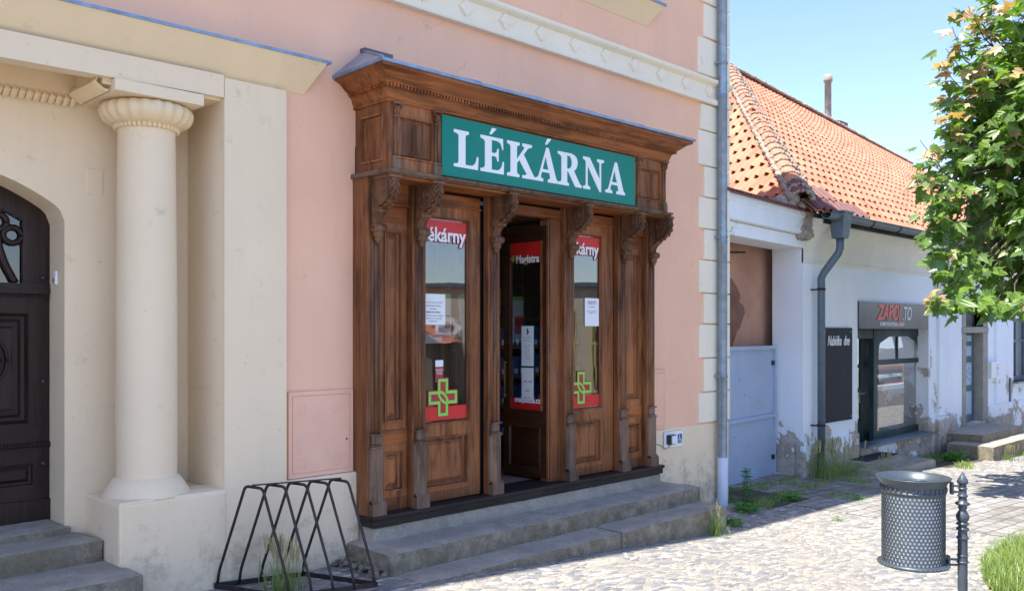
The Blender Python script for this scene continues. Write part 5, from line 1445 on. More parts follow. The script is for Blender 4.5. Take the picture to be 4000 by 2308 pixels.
# ------------------------------------------------------------------ bike rack
rk = thing('bike_rack', 'rusty dark steel bicycle rack of five bent hoops against the cream plinth', 'bike rack', (3.05, 5.1, -1.66))
R0 = Vector((2.74, 5.43, 0)); R4 = Vector((3.27, 5.27, 0)); FD = Vector((.20, -.55, 0)); ztop = -.985
def corner_path(pts, r, n=5):
    out = [Vector(pts[0])]
    for a, b, c in zip(pts, pts[1:], pts[2:]):
        a, b, c = Vector(a), Vector(b), Vector(c); d1 = (a - b).normalized(); d2 = (c - b).normalized()
        for k in range(n + 1):
            t = k / n; p = b + d1 * r * (1 - t) ** 2 + d2 * r * t ** 2
            out.append(p)
    out.append(Vector(pts[-1])); return out
tops = []
for i in range(5):
    b = R0 + (R4 - R0) * (i / 4); f = b + FD; zg = -1.65
    q0 = b + FD * .40; q1 = b + FD * .64
    bb = b + FD * .03; ff = f - FD * .03
    P3 = lambda p, z: (p.x, p.y, z)
    m = MB(); m.tube(corner_path([P3(b, zg), P3(bb, zg + .10), P3(q0, ztop), P3(q1, ztop - .006), P3(ff, zg + .10), P3(f, zg)], .03), .0095, 8)
    m.build('hoop', M['rackmetal'], rk); tops.append((q0 + q1) / 2)
m = MB(); a, b = tops[0] - (R4 - R0) * .02, tops[4] + (R4 - R0) * .02
dv = (b - a).normalized(); nv = Vector((-dv.y, dv.x, 0)) * .014
v = [(p.x + s * nv.x, p.y + s * nv.y, ztop + z) for p in (a, b) for s in (-1, 1) for z in (.008, .014)]
m.add(v, [(0, 1, 3, 2), (4, 6, 7, 5), (0, 4, 5, 1), (2, 3, 7, 6), (0, 2, 6, 4), (1, 5, 7, 3)]); m.build('top_bar', M['rackmetal'], rk)
m = MB()
def flatbar(m, p, q):
    d = (q - p).normalized(); n_ = Vector((-d.y, d.x, 0)) * .004
    v = [(w.x + s * n_.x, w.y + s * n_.y, -1.645 + z) for w in (p, q) for s in (-1, 1) for z in (-.012, .020)]
    m.add(v, [(0, 1, 3, 2), (4, 6, 7, 5), (0, 4, 5, 1), (2, 3, 7, 6), (0, 2, 6, 4), (1, 5, 7, 3)])
ex = (R4 - R0) * .03
flatbar(m, R0 - ex, R4 + ex); flatbar(m, R0 + FD - ex, R4 + FD + ex); flatbar(m, R4 + ex, R4 + FD + ex); flatbar(m, R0 - ex, R0 + FD - ex)
m.build('base_frame', M['rackmetal'], rk)

# ------------------------------------------------------------------ litter bin and its post
BX, BY, BT, BB = 5.835, 2.226, -.930, -1.485
bn = thing('litter_bin', 'grey perforated metal litter bin with flared rim hung on a cast post', 'litter bin', (BX, BY, BB))
br_ = .188
# perforated wall built as real holes: staggered rows of hexagon-like openings
m = MB()
rows, colsn = 19, 46; z0, z1 = BB + .022, BT - .105
cell_h = (z1 - z0) / rows; cw = 2 * math.pi / colsn; rh = .0092
def cyl(a, z, r=br_): return (BX + r * math.cos(a), BY + r * math.sin(a), z)
for r in range(rows):
    for k in range(colsn):
        ac = (k + (.5 if r % 2 else 0)) * cw; zc = z0 + (r + .5) * cell_h
        hb, ib, ob = [], [], []
        for j in range(8):
            t = 2 * math.pi * (j + .5) / 8
            hb.append(cyl(ac + rh * math.cos(t) / br_, zc + rh * math.sin(t)))
            ib.append(cyl(ac + rh * math.cos(t) / br_, zc + rh * math.sin(t), br_ - .004))
            sx_, sz_ = math.cos(t), math.sin(t); mxx = max(abs(sx_), abs(sz_))
            ob.append(cyl(ac + sx_ / mxx * cw / 2, zc + sz_ / mxx * cell_h / 2))
        m.add(hb + ob + ib, [(j, (j + 1) % 8, 8 + (j + 1) % 8, 8 + j) for j in range(8)] + [(j, 16 + j, 16 + (j + 1) % 8, (j + 1) % 8) for j in range(8)])
        # corner slivers
        for sx_, sz_ in ((1, 1), (-1, 1), (-1, -1), (1, -1)):
            pass
        co_ = [cyl(ac + s1 * cw / 2, zc + s2 * cell_h / 2) for s1, s2 in ((1, 1), (-1, 1), (-1, -1), (1, -1))]
        o = [ob[j] for j in range(8)]
        m.add([o[0], co_[0], o[1]], [(0, 1, 2)]); m.add([o[2], co_[1], o[3]], [(0, 1, 2)]); m.add([o[4], co_[2], o[5]], [(0, 1, 2)]); m.add([o[6], co_[3], o[7]], [(0, 1, 2)])
m.build('perforated_basket', M['binmetal'], bn, recalc=False)
m = MB(); m.lathe([(br_, z1), (br_ + .001, z1 + .012), (br_ + .006, z1 + .013), (br_ + .006, z1 + .022), (br_ + .002, z1 + .024), (br_ + .004, BT - .045), (br_ + .012, BT - .030), (.218, BT - .006), (.224, BT), (.221, BT + .004), (.214, BT + .001), (br_ + .004, BT - .035), (br_ - .006, BT - .05), (br_ - .006, z1)], BX, BY, 64)
rim = m.build('flared_rim', M['binmetal'], bn)
q = MB()
for k in range(34):
    a = 2 * math.pi * k / 34; q.blob((BX + (br_ + .005) * math.cos(a), BY + (br_ + .005) * math.sin(a), BT - .068), (.007, .007, .016), 8, 6)
q.build('bead', M['binmetal'], rim)
m = MB(); m.lathe([(br_ - .01, BB), (br_ + .02, BB), (br_ + .024, BB + .010), (br_ + .018, BB + .020), (br_, BB + .024)], BX, BY, 56); m.lathe([(0, BB + .012), (br_ - .002, BB + .012)], BX, BY, 40)
bs = m.build('base_ring', M['binmetal'], bn)
q = MB()
for k in range(44):
    a = 2 * math.pi * k / 44; q.blob((BX + (br_ + .021) * math.cos(a), BY + (br_ + .021) * math.sin(a), BB + .010), .0075, 8, 6)
q.build('bead', M['binmetal'], bs)
q = MB(); q.lathe([(.1815, BB + .02), (.1815, BT - .05)], BX, BY, 40); q.build('liner', simple('pale_liner', (.80, .82, .80), .6, 0, .06, 8, .1), bn)
q = MB(); q.tube([(BX + .178 * math.cos(2 * math.pi * k / 40), BY + .178 * math.sin(2 * math.pi * k / 40), BT - .050) for k in range(41)], .005, 6); q.tube([(BX - .17, BY - .05, BT - .048), (BX + .17, BY + .05, BT - .048)], .005, 6); q.blob((BX, BY, BT - .045), (.02, .02, .008), 8, 5); q.build('bag_ring', M['binmetal'], bn)
bp_ = thing('bin_post', 'cast iron post with flame finial and rings carrying the grey litter bin', 'post', (6.004, 1.986, -1.95))
QX, QY = 6.004, 1.986
def zy(py): return -((1750 + py / 2.61) - 1290) / 3500 * 5.65
pr = [(0, 235), (4, 240), (12, 258), (30, 290), (45, 315), (52, 340), (50, 355), (38, 366), (32, 370), (36, 374), (40, 380), (36, 388), (30, 394), (44, 402), (48, 408), (44, 414), (36, 420), (40, 470), (50, 478), (52, 486), (46, 492), (38, 500), (44, 540), (66, 552), (72, 562), (64, 575), (40, 584), (44, 600), (38, 616), (34, 630), (46, 650), (60, 675), (64, 700), (58, 725), (46, 742), (46, 752), (58, 758), (62, 768), (56, 778), (40, 786), (42, 800), (56, 808), (62, 820), (58, 828), (46, 836), (44, 850), (46, 890), (58, 904), (60, 912), (54, 920), (45, 926)]
m = MB(); m.lathe([(r / 2.61 / 3500 * 5.65, zy(y)) for r, y in pr][::-1], QX, QY, 24); m.build('turned_top', M['binmetal'], bp_)
m = MB(); zt_ = zy(926)
prof = []; z = -2.0
while z < zt_: prof.append((.0275, z)); z += .012
prof.append((.0275, zt_))
m.lathe(prof, QX, QY, 40, lobes=16, amp=.07, twist=14); m.build('twisted_shaft', M['binmetal'], bp_)
m = MB()
for ya, yb in ((1080, 1095), (1145, 1165)): m.lathe([(.02, zy(yb)), (.033, zy(yb)), (.036, zy((ya + yb) / 2)), (.033, zy(ya)), (.02, zy(ya))], QX, QY, 24)
m.lathe([(.030, zy(1150)), (.030, zy(1090))], QX, QY, 24)
m.build('collar', M['binmetal'], bp_)
m = MB(); fz = 20
for k in range(14):
    a = 2 * math.pi * k / 14; m.tube([(QX + r_ * math.cos(a + tt), QY + r_ * math.sin(a + tt), zy(yy)) for r_, yy, tt in ((.0065, 262, .5), (.017, 290, .35), (.0285, 325, .15), (.0315, 342, 0), (.028, 358, 0))], .0025, 5)
m.build('finial_flutes', M['binmetal'], bp_)
dq = Vector((BX - QX, BY - QY, 0)).normalized(); sdv = Vector((-dq.y, dq.x, 0))
for (za, zb_, reach) in ((zy(470), zy(345), .225), (zy(1215), zy(1095), .205)):
    e = Vector((BX, BY, 0)) - dq * reach; m = MB()
    for (p, q_, z_a, z_b, wd) in ((Vector((QX, QY, 0)), e, zb_ - .018, zb_ - .030, .010), (Vector((QX, QY, 0)), e, za + .022, za + .010, .010), (e - dq * .012, e + dq * .004, zb_, za, .022)):
        v = [(w_.x + s * sdv.x * wd, w_.y + s * sdv.y * wd, zz) for w_ in (p, q_) for s in (-1, 1) for zz in (z_b, z_a)]
        m.add(v, [(0, 1, 3, 2), (4, 6, 7, 5), (0, 4, 5, 1), (2, 3, 7, 6), (0, 2, 6, 4), (1, 5, 7, 3)])
    m.build('bracket', M['binmetal'], bp_, bevel=.003)

# ------------------------------------------------------------------ maple tree
def leaf_mat(name, c1, c2, tr):
    m = bpy.data.materials.new(name); m.use_nodes = True; nt = m.node_tree; b = nt.nodes['Principled BSDF']; o = nt.nodes['Material Output']
    geo = nt.nodes.new('ShaderNodeNewGeometry')
    c = mix(nt, ramp(nt, noise(nt, 5, 3), [(.35, 0), (.65, 1)]), c1, c2)
    rnd = nt.nodes.new('ShaderNodeMath'); rnd.operation = 'MULTIPLY'; rnd.inputs[1].default_value = .55; lk(nt, geo.outputs['Random Per Island'], rnd.inputs[0])
    c = mix(nt, rnd.outputs[0], c, sc(c1, .55))
    lk(nt, c, b.inputs['Base Color']); b.inputs['Roughness'].default_value = .38; b.inputs['Specular IOR Level'].default_value = .5
    t = nt.nodes.new('ShaderNodeBsdfTranslucent'); 
    tc = mix(nt, 1.0, c, tr, 'MULTIPLY'); lk(nt, tc, t.inputs[0])
    ad = nt.nodes.new('ShaderNodeAddShader'); lk(nt, b.outputs[0], ad.inputs[0]); lk(nt, t.outputs[0], ad.inputs[1]); lk(nt, ad.outputs[0], o.inputs[0])
    return m
M['leaf'] = leaf_mat('maple_leaf', (.045, .095, .014), (.13, .20, .036), (1.1, 1.4, .3))
M['leaf2'] = leaf_mat('young_maple_leaf', (.27, .16, .085), (.30, .30, .11), (1.0, .85, .4))
M['blade'] = leaf_mat('grass_blade', (.10, .155, .035), (.22, .26, .08), (.8, 1.0, .4))
M['blade2'] = leaf_mat('dry_grass_head', (.34, .34, .16), (.42, .38, .20), (.5, .5, .3))
M['weed'] = leaf_mat('weed_leaf', (.045, .13, .018), (.10, .22, .04), (.8, 1.1, .4))
half = [(0, 0), (.10, -.13), (.27, -.20), (.25, -.03), (.52, .02), (.40, .17), (.60, .44), (.36, .38), (.27, .36), (.25, .52), (.14, .62), (.16, .72), (0, 1.0)]
def leaf(mb, p, d, n, s, fold, droop=.25):
    """one lobed maple leaf: stalk point p, direction d, upper side n"""
    d = d.normalized(); n = (n - d * n.dot(d)).normalized(); r = d.cross(n)
    for sg_ in (-1, 1):
        v = []
        for (x, y) in half:
            q = p + d * (y * s) + r * (sg_ * x * s * .95) - n * (x * s * fold + droop * s * y * y * .5 + .15 * s * x * x)
            v.append(q)
        mb.add(v, [tuple(range(len(v))) if sg_ > 0 else tuple(range(len(v)))[::-1]])
rt = random.Random(11)
TC = Vector((11.15, 2.35, 1.95))
tree = thing('maple_tree', 'leafy maple with lobed green leaves and coppery new shoots at the right edge', 'tree', (11.15, 2.35, -2.0))
tk = MB(); tk.tube([(11.15, 2.35, -2.1), (11.17, 2.33, -1.2), (11.13, 2.37, -.3), (11.16, 2.36, .6), (11.12, 2.33, 1.8), (11.15, 2.36, 3.2)], [.16, .125, .115, .10, .07, .03], 14)
tk.build('trunk', M['trunk'], tree)
limbs = MB(); twigs = MB(); gl_ = MB(); yl = MB()
fwd = Vector((1, 1, 0)).normalized(); latv = Vector((1, -1, 0)).normalized()
def crown_r(dirv):
    # crown radius by direction: wide body, low skirt on the left, bulges
    a = math.atan2(dirv.y, dirv.x)
    return 1.0 + .10 * math.sin(3 * a + 1) + .07 * math.sin(7 * a + 2.1 * dirv.z)
def cluster(P, out, top, n, big, copper):
    """a shoot with leaves spread round it; P tip"""
    for k in range(n):
        az_ = rt.uniform(0, 6.283); d = (out * rt.uniform(.2, 1.1) + Vector((math.cos(az_), math.sin(az_), rt.uniform(-1.15, .05))) * .9).normalized()
        base_ = P - out * rt.uniform(0, .30) + Vector((rt.gauss(0, .04), rt.gauss(0, .04), rt.gauss(0, .05)))
        nn = (Vector((0, 0, .7)) + out * .7 - fwd * .25 + Vector((rt.gauss(0, .4), rt.gauss(0, .4), 0))).normalized()
        s = rt.uniform(.105, .18) * big
        tgt = yl if (copper and k < copper) else gl_
        leaf(tgt, base_ + d * .05, d, nn, s, rt.uniform(.1, .5), rt.uniform(.1, .7))
shoots = 0
AXx, AZz = 1.62, 2.25
for i in range(1000):
    u_ = rt.uniform(-1, 1); a = rt.uniform(0, 6.283); r_ = math.sqrt(1 - u_ * u_); d = Vector((r_ * math.cos(a), r_ * math.sin(a), u_))
    # the side turned away from the camera and the part beyond the frame get fewer shoots
    k = rt.uniform(.50, 1.0) ** .6
    lat = d.dot(latv); fw = d.dot(fwd)
    if lat > .55 and rt.random() < .6: continue
    if fw > .4 and rt.random() < .45: continue
    rr = crown_r(d) * k
    zz = d.z * AZz * rr
    sq = AXx * (1.0 if d.z > -.2 else 1.0)
    P = TC + Vector((d.x * sq * rr, d.y * sq * rr, zz))
    if P.z < .30: P.z = .30 + (P.z - .30) * .12
    cop = 0
    if k > .86 and d.z > -.1 and rt.random() < .34 + .5 * max(0, d.z): cop = rt.choice([2, 3, 4])
    elif k > .9 and rt.random() < .12: cop = 2
    cluster(P, d, 0, rt.randint(8, 12), 1.0, cop)
    if rt.random() < .30:
        mid = TC + Vector((d.x * .3, d.y * .3, zz * .55)); twigs.tube([mid, mid.lerp(P, .5) + Vector((0, 0, .06)), P], [.012, .007, .003], 5)
# leading shoots that stand clear of the crown
def at_f(px, py, zf):
    u = (px * SD - 2000) / 3500; v = (1290 - py * SD) / 3500
    return Vector((zf * (1 + u) / S2, zf * (1 - u) / S2, zf * v))
for (px, py, zf, n, cop, qx, qy) in ((2385, 15, 9.4, 5, 4, 2425, 95), (2345, 65, 9.3, 9, 6, 2378, 150), (2330, 120, 9.3, 9, 6, 2375, 180), (2322, 170, 9.3, 7, 4, 2380, 230), (2340, 220, 9.3, 10, 5, 2385, 290), (2345, 270, 9.3, 10, 2, 2400, 330),
                            (2325, 300, 9.2, 9, 5, 2390, 360), (2266, 345, 9.0, 8, 6, 2330, 430), (2280, 395, 9.0, 7, 1, 2345, 440), (2258, 425, 8.9, 8, 5, 2330, 480), (2300, 470, 8.9, 10, 0, 2360, 520), (2290, 520, 8.9, 10, 1, 2360, 560),
                            (2285, 570, 8.9, 11, 0, 2360, 600), (2300, 620, 8.9, 11, 1, 2370, 640), (2310, 665, 8.9, 10, 0, 2380, 680), (2340, 700, 8.9, 11, 0, 2400, 690), (2285, 738, 8.8, 5, 4, 2340, 715), (2310, 750, 8.8, 8, 0, 2370, 715), (2350, 750, 8.8, 9, 0, 2400, 715), (2400, 745, 8.9, 10, 0, 2450, 700),
                            (2450, 750, 8.9, 10, 0, 2480, 700), (2500, 755, 8.8, 11, 2, 2500, 700), (2350, 330, 9.2, 12, 3, 2400, 380), (2365, 380, 9.2, 12, 0, 2410, 420), (2340, 440, 9.1, 12, 1, 2400, 470), (2330, 540, 9.0, 12, 0, 2400, 560), (2360, 610, 9.0, 13, 0, 2420, 620), (2400, 660, 9.0, 13, 0, 2440, 660),
                            (2350, 20, 9.5, 4, 3, 2420, 60), (2420, 60, 9.5, 9, 5, 2450, 120), (2440, 10, 9.5, 9, 5, 2460, 60), (2400, 200, 9.3, 10, 6, 2430, 260), (2440, 150, 9.3, 12, 7, 2460, 220), (2480, 110, 9.3, 12, 4, 2490, 200), (2470, 340, 9.0, 9, 6, 2480, 400)):
    P = at_f(px, py, zf); Q = at_f(qx, qy, zf + .35); out = (P - Q).normalized()
    cluster(P, (out - latv * .2).normalized(), 0, n + 2, 1.0, cop)
    Q2 = Q.lerp(TC, .35)
    twigs.tube([Q2, Q, P], [.011, .007, .003], 6)
for k in range(16):
    a = rt.uniform(0, 6.28); z = rt.uniform(-.1, 2.4); e = Vector((11.15 + 1.15 * math.cos(a), 2.35 + 1.15 * math.sin(a), z + rt.uniform(.5, 1.0)))
    limbs.tube([(11.15, 2.35, z), ((11.15 + e.x) / 2, (2.35 + e.y) / 2, z + .35), e], [.042, .028, .010], 8)
limbs.build('limb', M['trunk'], tree); twigs.build('twig', M['trunk'], tree)
gl_.build('crown', M['leaf'], tree, recalc=False); yl.build('new_leaves', M['leaf2'], tree, recalc=False)
tree.location = Vector(tree.location) * 1.17; tree.scale = (1.17,) * 3

# ------------------------------------------------------------------ grasses and weeds
def blade(mb, p, h, lean, w, az_, curve=1.0):
    d = Vector((math.cos(az_), math.sin(az_), 0)); s = Vector((-d.y, d.x, 0)); pts = []
    for k in range(5):
        t = k / 4; pts.append(p + Vector((0, 0, h * t * (1 - .25 * lean * t * curve))) + d * (lean * h * t * t * curve))
    v = []
    for k, q in enumerate(pts): ww = w * (1 - (k / 4) ** 1.5) + .0003; v += [q - s * ww, q + s * ww]
    mb.add(v, [(2 * k, 2 * k + 1, 2 * k + 3, 2 * k + 2) for k in range(4)]); return pts[-1], d
def tuft(label, loc, n, h, spread, heads, w=.0035, group=None, seed=1):
    r_ = random.Random(seed); t = thing('grass_tuft', label, 'grass', loc, group)
    a = MB(); b = MB(); L = Vector(loc)
    for k in range(n):
        p = L + Vector((r_.gauss(0, spread), r_.gauss(0, spread), -.02)); blade(a, p, h * r_.uniform(.35, 1.0), r_.uniform(.05, .7), w * r_.uniform(.6, 1.2), r_.uniform(0, 6.28))
    for k in range(heads):
        p = L + Vector((r_.gauss(0, spread * .8), r_.gauss(0, spread * .8), -.02)); hh = h * r_.uniform(.85, 1.25)
        tip, d = blade(a, p, hh, r_.uniform(.05, .35), w * .4, r_.uniform(0, 6.28))
        for j in range(7):
            z = j / 6; c = tip + Vector((0, 0, -.07 + .085 * z)) + d * (.01 * z)
            for s in (-1, 1):
                b.tube([c, c + Vector((s * .007, r_.uniform(-.006, .006), .022)), c + Vector((s * .011, r_.uniform(-.01, .01), .050))], [.0022, .0028, .0004], 4, caps=False)
    a.build('blades', M['blade'], t, recalc=False)
    if heads: b.build('seed_heads', M['blade2'], t, recalc=False)
    return t
G = 'wild barley tufts at the wall foot'
tuft('wild barley tuft growing through the bicycle rack', (3.04, 5.12, g(3.0)), 110, .30, .06, 16, seed=2)
tuft('dry grass tuft at the right end of the lower pharmacy step', (7.28, 4.585, g(7.28)), 70, .30, .045, 5, .004, seed=3)
tuft('tall barley tuft in front of the corner pillar of the blue house', (11.62, 5.62, -2.0), 150, .46, .10, 34, seed=4, w=.004)
tuft('second barley tuft right of the dark drainpipe below the menu board', (12.20, 5.60, -2.03), 130, .42, .13, 26, seed=5, w=.004)
tuft('small barley tuft beside the green shop door steps', (12.72, 5.25, -2.06), 60, .30, .08, 10, seed=6)
tuft('pale grass tuft at the foot of the side door steps', (16.6, 4.75, -2.19), 60, .22, .07, 10, seed=7, w=.005)
def weed(label, loc, h, n, s, seed):
    r_ = random.Random(seed); t = thing('weed', label, 'weed', loc); a = MB(); b = MB(); L = Vector(loc)
    if h > .15:
        a.tube([L, L + Vector((.01, 0, h * .6)), L + Vector((0, .01, h))], [.005, .004, .002], 6)
    for k in range(n):
        z = h * (k / n) ** .8; an = k * 2.4 + r_.uniform(-.3, .3); d = Vector((math.cos(an), math.sin(an), r_.uniform(.1, .7) if h > .15 else r_.uniform(.2, 1.2)))
        p = L + Vector((0, 0, z)) + (Vector((r_.gauss(0, s * .7), r_.gauss(0, s * .7), 0)) if h <= .15 else Vector((0, 0, 0)))
        d.normalize(); ln = s * r_.uniform(.6, 1.2); side = d.cross(Vector((0, 0, 1))).normalized() * ln * .17; q = Vector((0, 0, -ln * .25))
        b.add([p, p + d * ln * .4 + side, p + d * ln + q, p + d * ln * .4 - side], [(0, 1, 2, 3)])
    if a.v: a.build('stem', M['weed'], t)
    b.build('leaves', M['weed'], t, recalc=False); return t
weed('tall green weed with feathery top beside the white drainpipe foot', (9.02, 5.28, g(9.0)), .40, 90, .09, 21)
weed('low leafy weed right behind the end of the lower pharmacy step', (7.85, 4.75, g(7.85)), .05, 120, .07, 22)
weed('leafy weed at the foot of the sheet gate near the drainpipe', (8.6, 5.05, g(8.6)), .06, 140, .09, 23)
weed('broad weed clump on the shaded setts before the gate', (9.6, 5.05, g(9.6)), .05, 120, .08, 24)
weed('lone weed on the shaded setts nearer the street', (10.3, 4.55, g(10.3)), .04, 50, .05, 25)
weed('weed clump at the plinth right of the shop window sill', (15.6, 5.3, g(15.6)), .10, 200, .13, 26)
weed('little weed at the edge of the sunlit cobbles', (8.9, 4.15, g(8.9)), .03, 40, .04, 27)
# mossy, grassy strip by the gate and along the blue house: uncountable ground cover
def cover(name, region, n, h, mats, seed, w=.003, zf=ground_z):
    r_ = random.Random(seed); a = MB()
    k = 0
    while k < n:
        x, y = region(r_)
        if x is None: continue
        blade(a, Vector((x, y, zf(x, y) - .004)), h * r_.uniform(.3, 1.1), r_.uniform(.1, 1.0), w * r_.uniform(.6, 1.3), r_.uniform(0, 6.28)); k += 1
    o = a.build(name, mats, None, recalc=False); o['kind'] = 'stuff'; return o
def reg_gate(r_):
    x = r_.uniform(8.9, 11.9); y = r_.uniform(4.9, 5.95) if r_.random() < .7 else r_.uniform(4.6, 5.4)
    from mathutils import noise as mn
    if mn.noise(Vector((x * 1.6, y * 2.2, 3.1))) + (y - 5.35) * .5 < -.02: return None, None
    return x, y
cover('verge_grass', reg_gate, 5200, .06, M['blade'], 31)
def reg_h(r_):
    x = r_.uniform(14.6, 22); y = r_.uniform(4.5, 5.75)
    from mathutils import noise as mn
    if mn.noise(Vector((x * 1.1, y * 2, 9.1))) + (y - 5.2) * .6 < 0: return None, None
    if 16.1 < x < 19.6 and y > 4.85: return None, None
    return x, y
cover('roadside_grass', reg_h, 5200, .09, M['blade'], 32, .005)
# soil under the covers
sheet('verge_soil', fr(8.99, 9.9, .3), fr(4.95, 6.6, .3), .009, M['soil'])
sheet('roadside_soil', fr(14.5, 24, .5), fr(5.0, 5.84, .2), .005, M['soil'])
# grass mound of the tree bed at the lower right
MC = (7.55, 1.95)
def mound_z(x, y):
    e = ((x - 8.9) / 2.3) ** 2 + ((y - 1.5) / 1.05) ** 2
    return g(x, y) + .006 + .12 * max(0, 1 - e)
bedm = MB(); BC = (8.9, 1.5); BRX, BRY = 2.3, 1.05
for i in range(9):
    for k in range(40):
        q4 = []
        for (ii, kk) in ((i, k), (i + 1, k), (i + 1, k + 1), (i, k + 1)):
            a = 2 * math.pi * kk / 40; rr = ii / 9; x_, y_ = BC[0] + BRX * rr * math.cos(a) * (1 + .06 * math.sin(5 * a)), BC[1] + BRY * rr * math.sin(a) * (1 + .08 * math.sin(4 * a + 1))
            q4.append((x_, y_, mound_z(x_, y_)))
        bedm.add(q4, [(0, 1, 2, 3)], True)
struct(bedm.build('tree_bed', M['soil']))
def reg_m(r_):
    x = r_.gauss(7.9, .8); y = r_.gauss(1.95, .4)
    e = ((x - 8.9) / 2.3) ** 2 + ((y - 1.5) / 1.05) ** 2
    if e > 1 or y < .2: return None, None
    return x, y
cover('tree_bed_grass', reg_m, 15000, .19, M['blade'], 33, .0042, mound_z)
tuft('thin dry stalks standing in front of the litter bin', (6.35, 1.95, -1.86), 16, .42, .10, 0, .0018, seed=41)

# ------------------------------------------------------------------ opposite side of the square (seen mirrored in the panes)
def opp(name, label, A, B, z0, z1, mat, thick=6):
    A = Vector((*A, 0)); B = Vector((*B, 0)); d = (B - A).normalized(); n = Vector((-d.y, d.x, 0)); 
    if n.dot(-A) < 0: n = -n
    t = thing(name, label, 'building', ((A.x + B.x) / 2, (A.y + B.y) / 2, z0)); m = MB()
    P = lambda s, o, z: tuple(A + d * s - n * o + Vector((0, 0, z))); L = (B - A).length
    v = [P(s, o, z) for s in (0, L) for o in (0, thick) for z in (z0, z1)]
    m.add(v, [(0, 1, 3, 2), (4, 6, 7, 5), (0, 4, 5, 1), (2, 3, 7, 6), (0, 2, 6, 4), (1, 5, 7, 3)]); m.build('wall', mat, t)
    return t, P, L
beige = plaster('beige_render', (.50, .44, .34), .06)
t, P, L = opp('beige_building', 'flat-roofed beige building with tall yellow-framed windows across the square', (11.2, -11.5), (19.6, -1.9), -2.4, 1.12, beige)
def pbox(mb, P, s0, s1, o0, o1, z0, z1):
    v = [P(s, o, z) for s in (s0, s1) for o in (o0, o1) for z in (z0, z1)]
    return mb.add(v, [(0, 1, 3, 2), (4, 6, 7, 5), (0, 4, 5, 1), (2, 3, 7, 6), (0, 2, 6, 4), (1, 5, 7, 3)])
m = MB(); pbox(m, P, -.1, L + .1, -.12, .3, 1.12, 1.22); m.build('parapet', M['pipedark'], t)
yf = simple('yellow_window_frame', (.55, .45, .20), .5)
for s in (8.2, 9.9, 11.5):
    m = MB()
    for a in (0, .62, 1.24): pbox(m, P, s + a, s + a + .07, -.05, 0, -1.6, .55)
    for z in (-1.6, -.35, .5): pbox(m, P, s, s + 1.31, -.045, 0, z, z + .06)
    wo_ = m.build('window', yf, t); m = MB(); pbox(m, P, s + .07, s + 1.24, -.012, 0, -1.56, .5); m.build('pane', M['glass2'], wo_); m = MB(); pbox(m, P, s + .07, s + 1.24, -.008, 0, -1.56, .5); m.build('room_shade_sheet', M['shadeblack'], wo_)  # black sheet on the wall paints an unlit room behind each pane
logo = MB()
s0 = 5.9
dv = Vector(P(1, 0, 0)) - Vector(P(0, 0, 0)); nrm = Vector(P(0, -.03, 0)) - Vector(P(0, 0, 0))
ring1 = [(.30 * math.cos(a), .30 * math.sin(a)) for a in [R(-40) + R(260) * k / 20 for k in range(21)]] + [(.17 * math.cos(a), .17 * math.sin(a)) for a in [R(220) - R(260) * k / 20 for k in range(21)]]
org = Vector(P(6.2, -.09, .05))
flat('white_emblem', [ring1], M['white'], t, org, -dv, (0, 0, 1), .02)
flat('brown_emblem', [[(x * .6 + .3, z * .6 - .1) for x, z in ring1]], simple('brown_letters', (.14, .08, .05), .6), t, org - nrm * 1.6, -dv, (0, 0, 1), .02)
text('lettering', 'ČEK', .20, M['white'], t, Vector(P(6.45, -.03, -.52)), ax=-dv, ay=(0, 0, 1), bold=.01, thick=.01, space=1.4)
t, P, L = opp('gabled_house', 'small grey-brown gabled house with red roof across the square', (9.7, -8.4), (13.0, -4.7), -2.4, -.1, plaster('grey_brown_render', (.20, .165, .13), .06), 4)
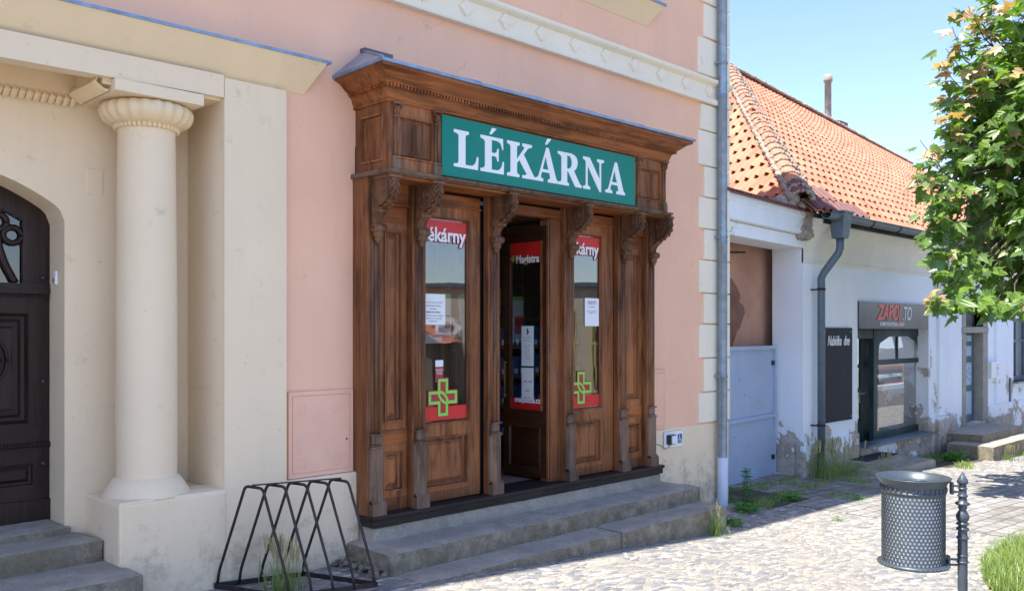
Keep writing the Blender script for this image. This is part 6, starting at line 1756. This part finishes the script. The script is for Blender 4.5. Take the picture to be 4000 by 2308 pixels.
m = MB(); m.add([P(-.0, 0, -.1), P(L, 0, -.1), P(L / 2, 0, 1.1), P(0, 4, -.1), P(L, 4, -.1), P(L / 2, 4, 1.1)], [(0, 1, 2), (3, 4, 5)]); m.build('gable', plaster('grey_brown_render', (.20, .165, .13), .06), t)
m = MB(); m.add([P(-.25, -.25, -.28), P(L / 2, -.25, 1.13), P(L / 2, 4.2, 1.13), P(-.25, 4.2, -.28), P(L + .25, -.25, -.28), P(L + .25, 4.2, -.28)], [(0, 1, 2, 3), (1, 4, 5, 2)]); m.build('roof', M['tile'], t)
m = MB(); pbox(m, P, 2.0, 2.8, -.03, 0, -.75, -.15); m.build('window', M['shadeblack'], t)
t, P, L = opp('grey_shop_building', 'grey shop with shutter and yellow-framed greengrocer sign across the square', (22.0, -3.4), (48, -3.2), -3, 1.2, simple('grey_shutter_wall', (.16, .155, .16), .7), 8)
m = MB(); pbox(m, P, 13.9, 17.1, -.06, -.01, -2.5, -1.25); m.build('yellow_frame', M['yellow'], t)
m = MB(); pbox(m, P, 14.05, 16.9, -.08, -.0605, -2.4, -1.6); m.build('black_field', M['black'], t)
m = MB(); pbox(m, P, 14.05, 16.9, -.09, -.0805, -1.62, -1.5); pbox(m, P, 14.1, 16.8, -.085, -.0805, -2.4, -2.2); m.build('red_field', M['red'], t)
text('lettering', 'VEČERKA', .26, M['ink'], t, Vector(P(16.8, -.095, -1.42)), ax=(-1, 0, 0), thick=.01, width=2.2)
text('lettering', 'OVOCE - ZELENINA', .2, M['white'], t, Vector(P(16.8, -.095, -1.95)), ax=(-1, 0, 0), thick=.01, bold=.008, width=2.6)
m = MB(); pbox(m, P, -.0, 26, -.3, .1, -3, -2.25); m.build('white_base', M['white'], t)

# ------------------------------------------------------------------ groups of repeats
for o in list(C.objects):
    if o.parent is not None or o.get('kind'): continue
    k = o.name.split('.')[0]
    gname = {'grass_tuft': 'grass tufts in the paving', 'weed': 'weeds in the paving', 'window_banner': 'red Lékárny banners on the shop panes', 'window_logo': 'green cross logos on the shop panes',
             'service_cabinet': 'pink service cabinets in the wall', 'notice': 'printed notices on the shop panes'}.get(k)
    if gname: o['group'] = gname
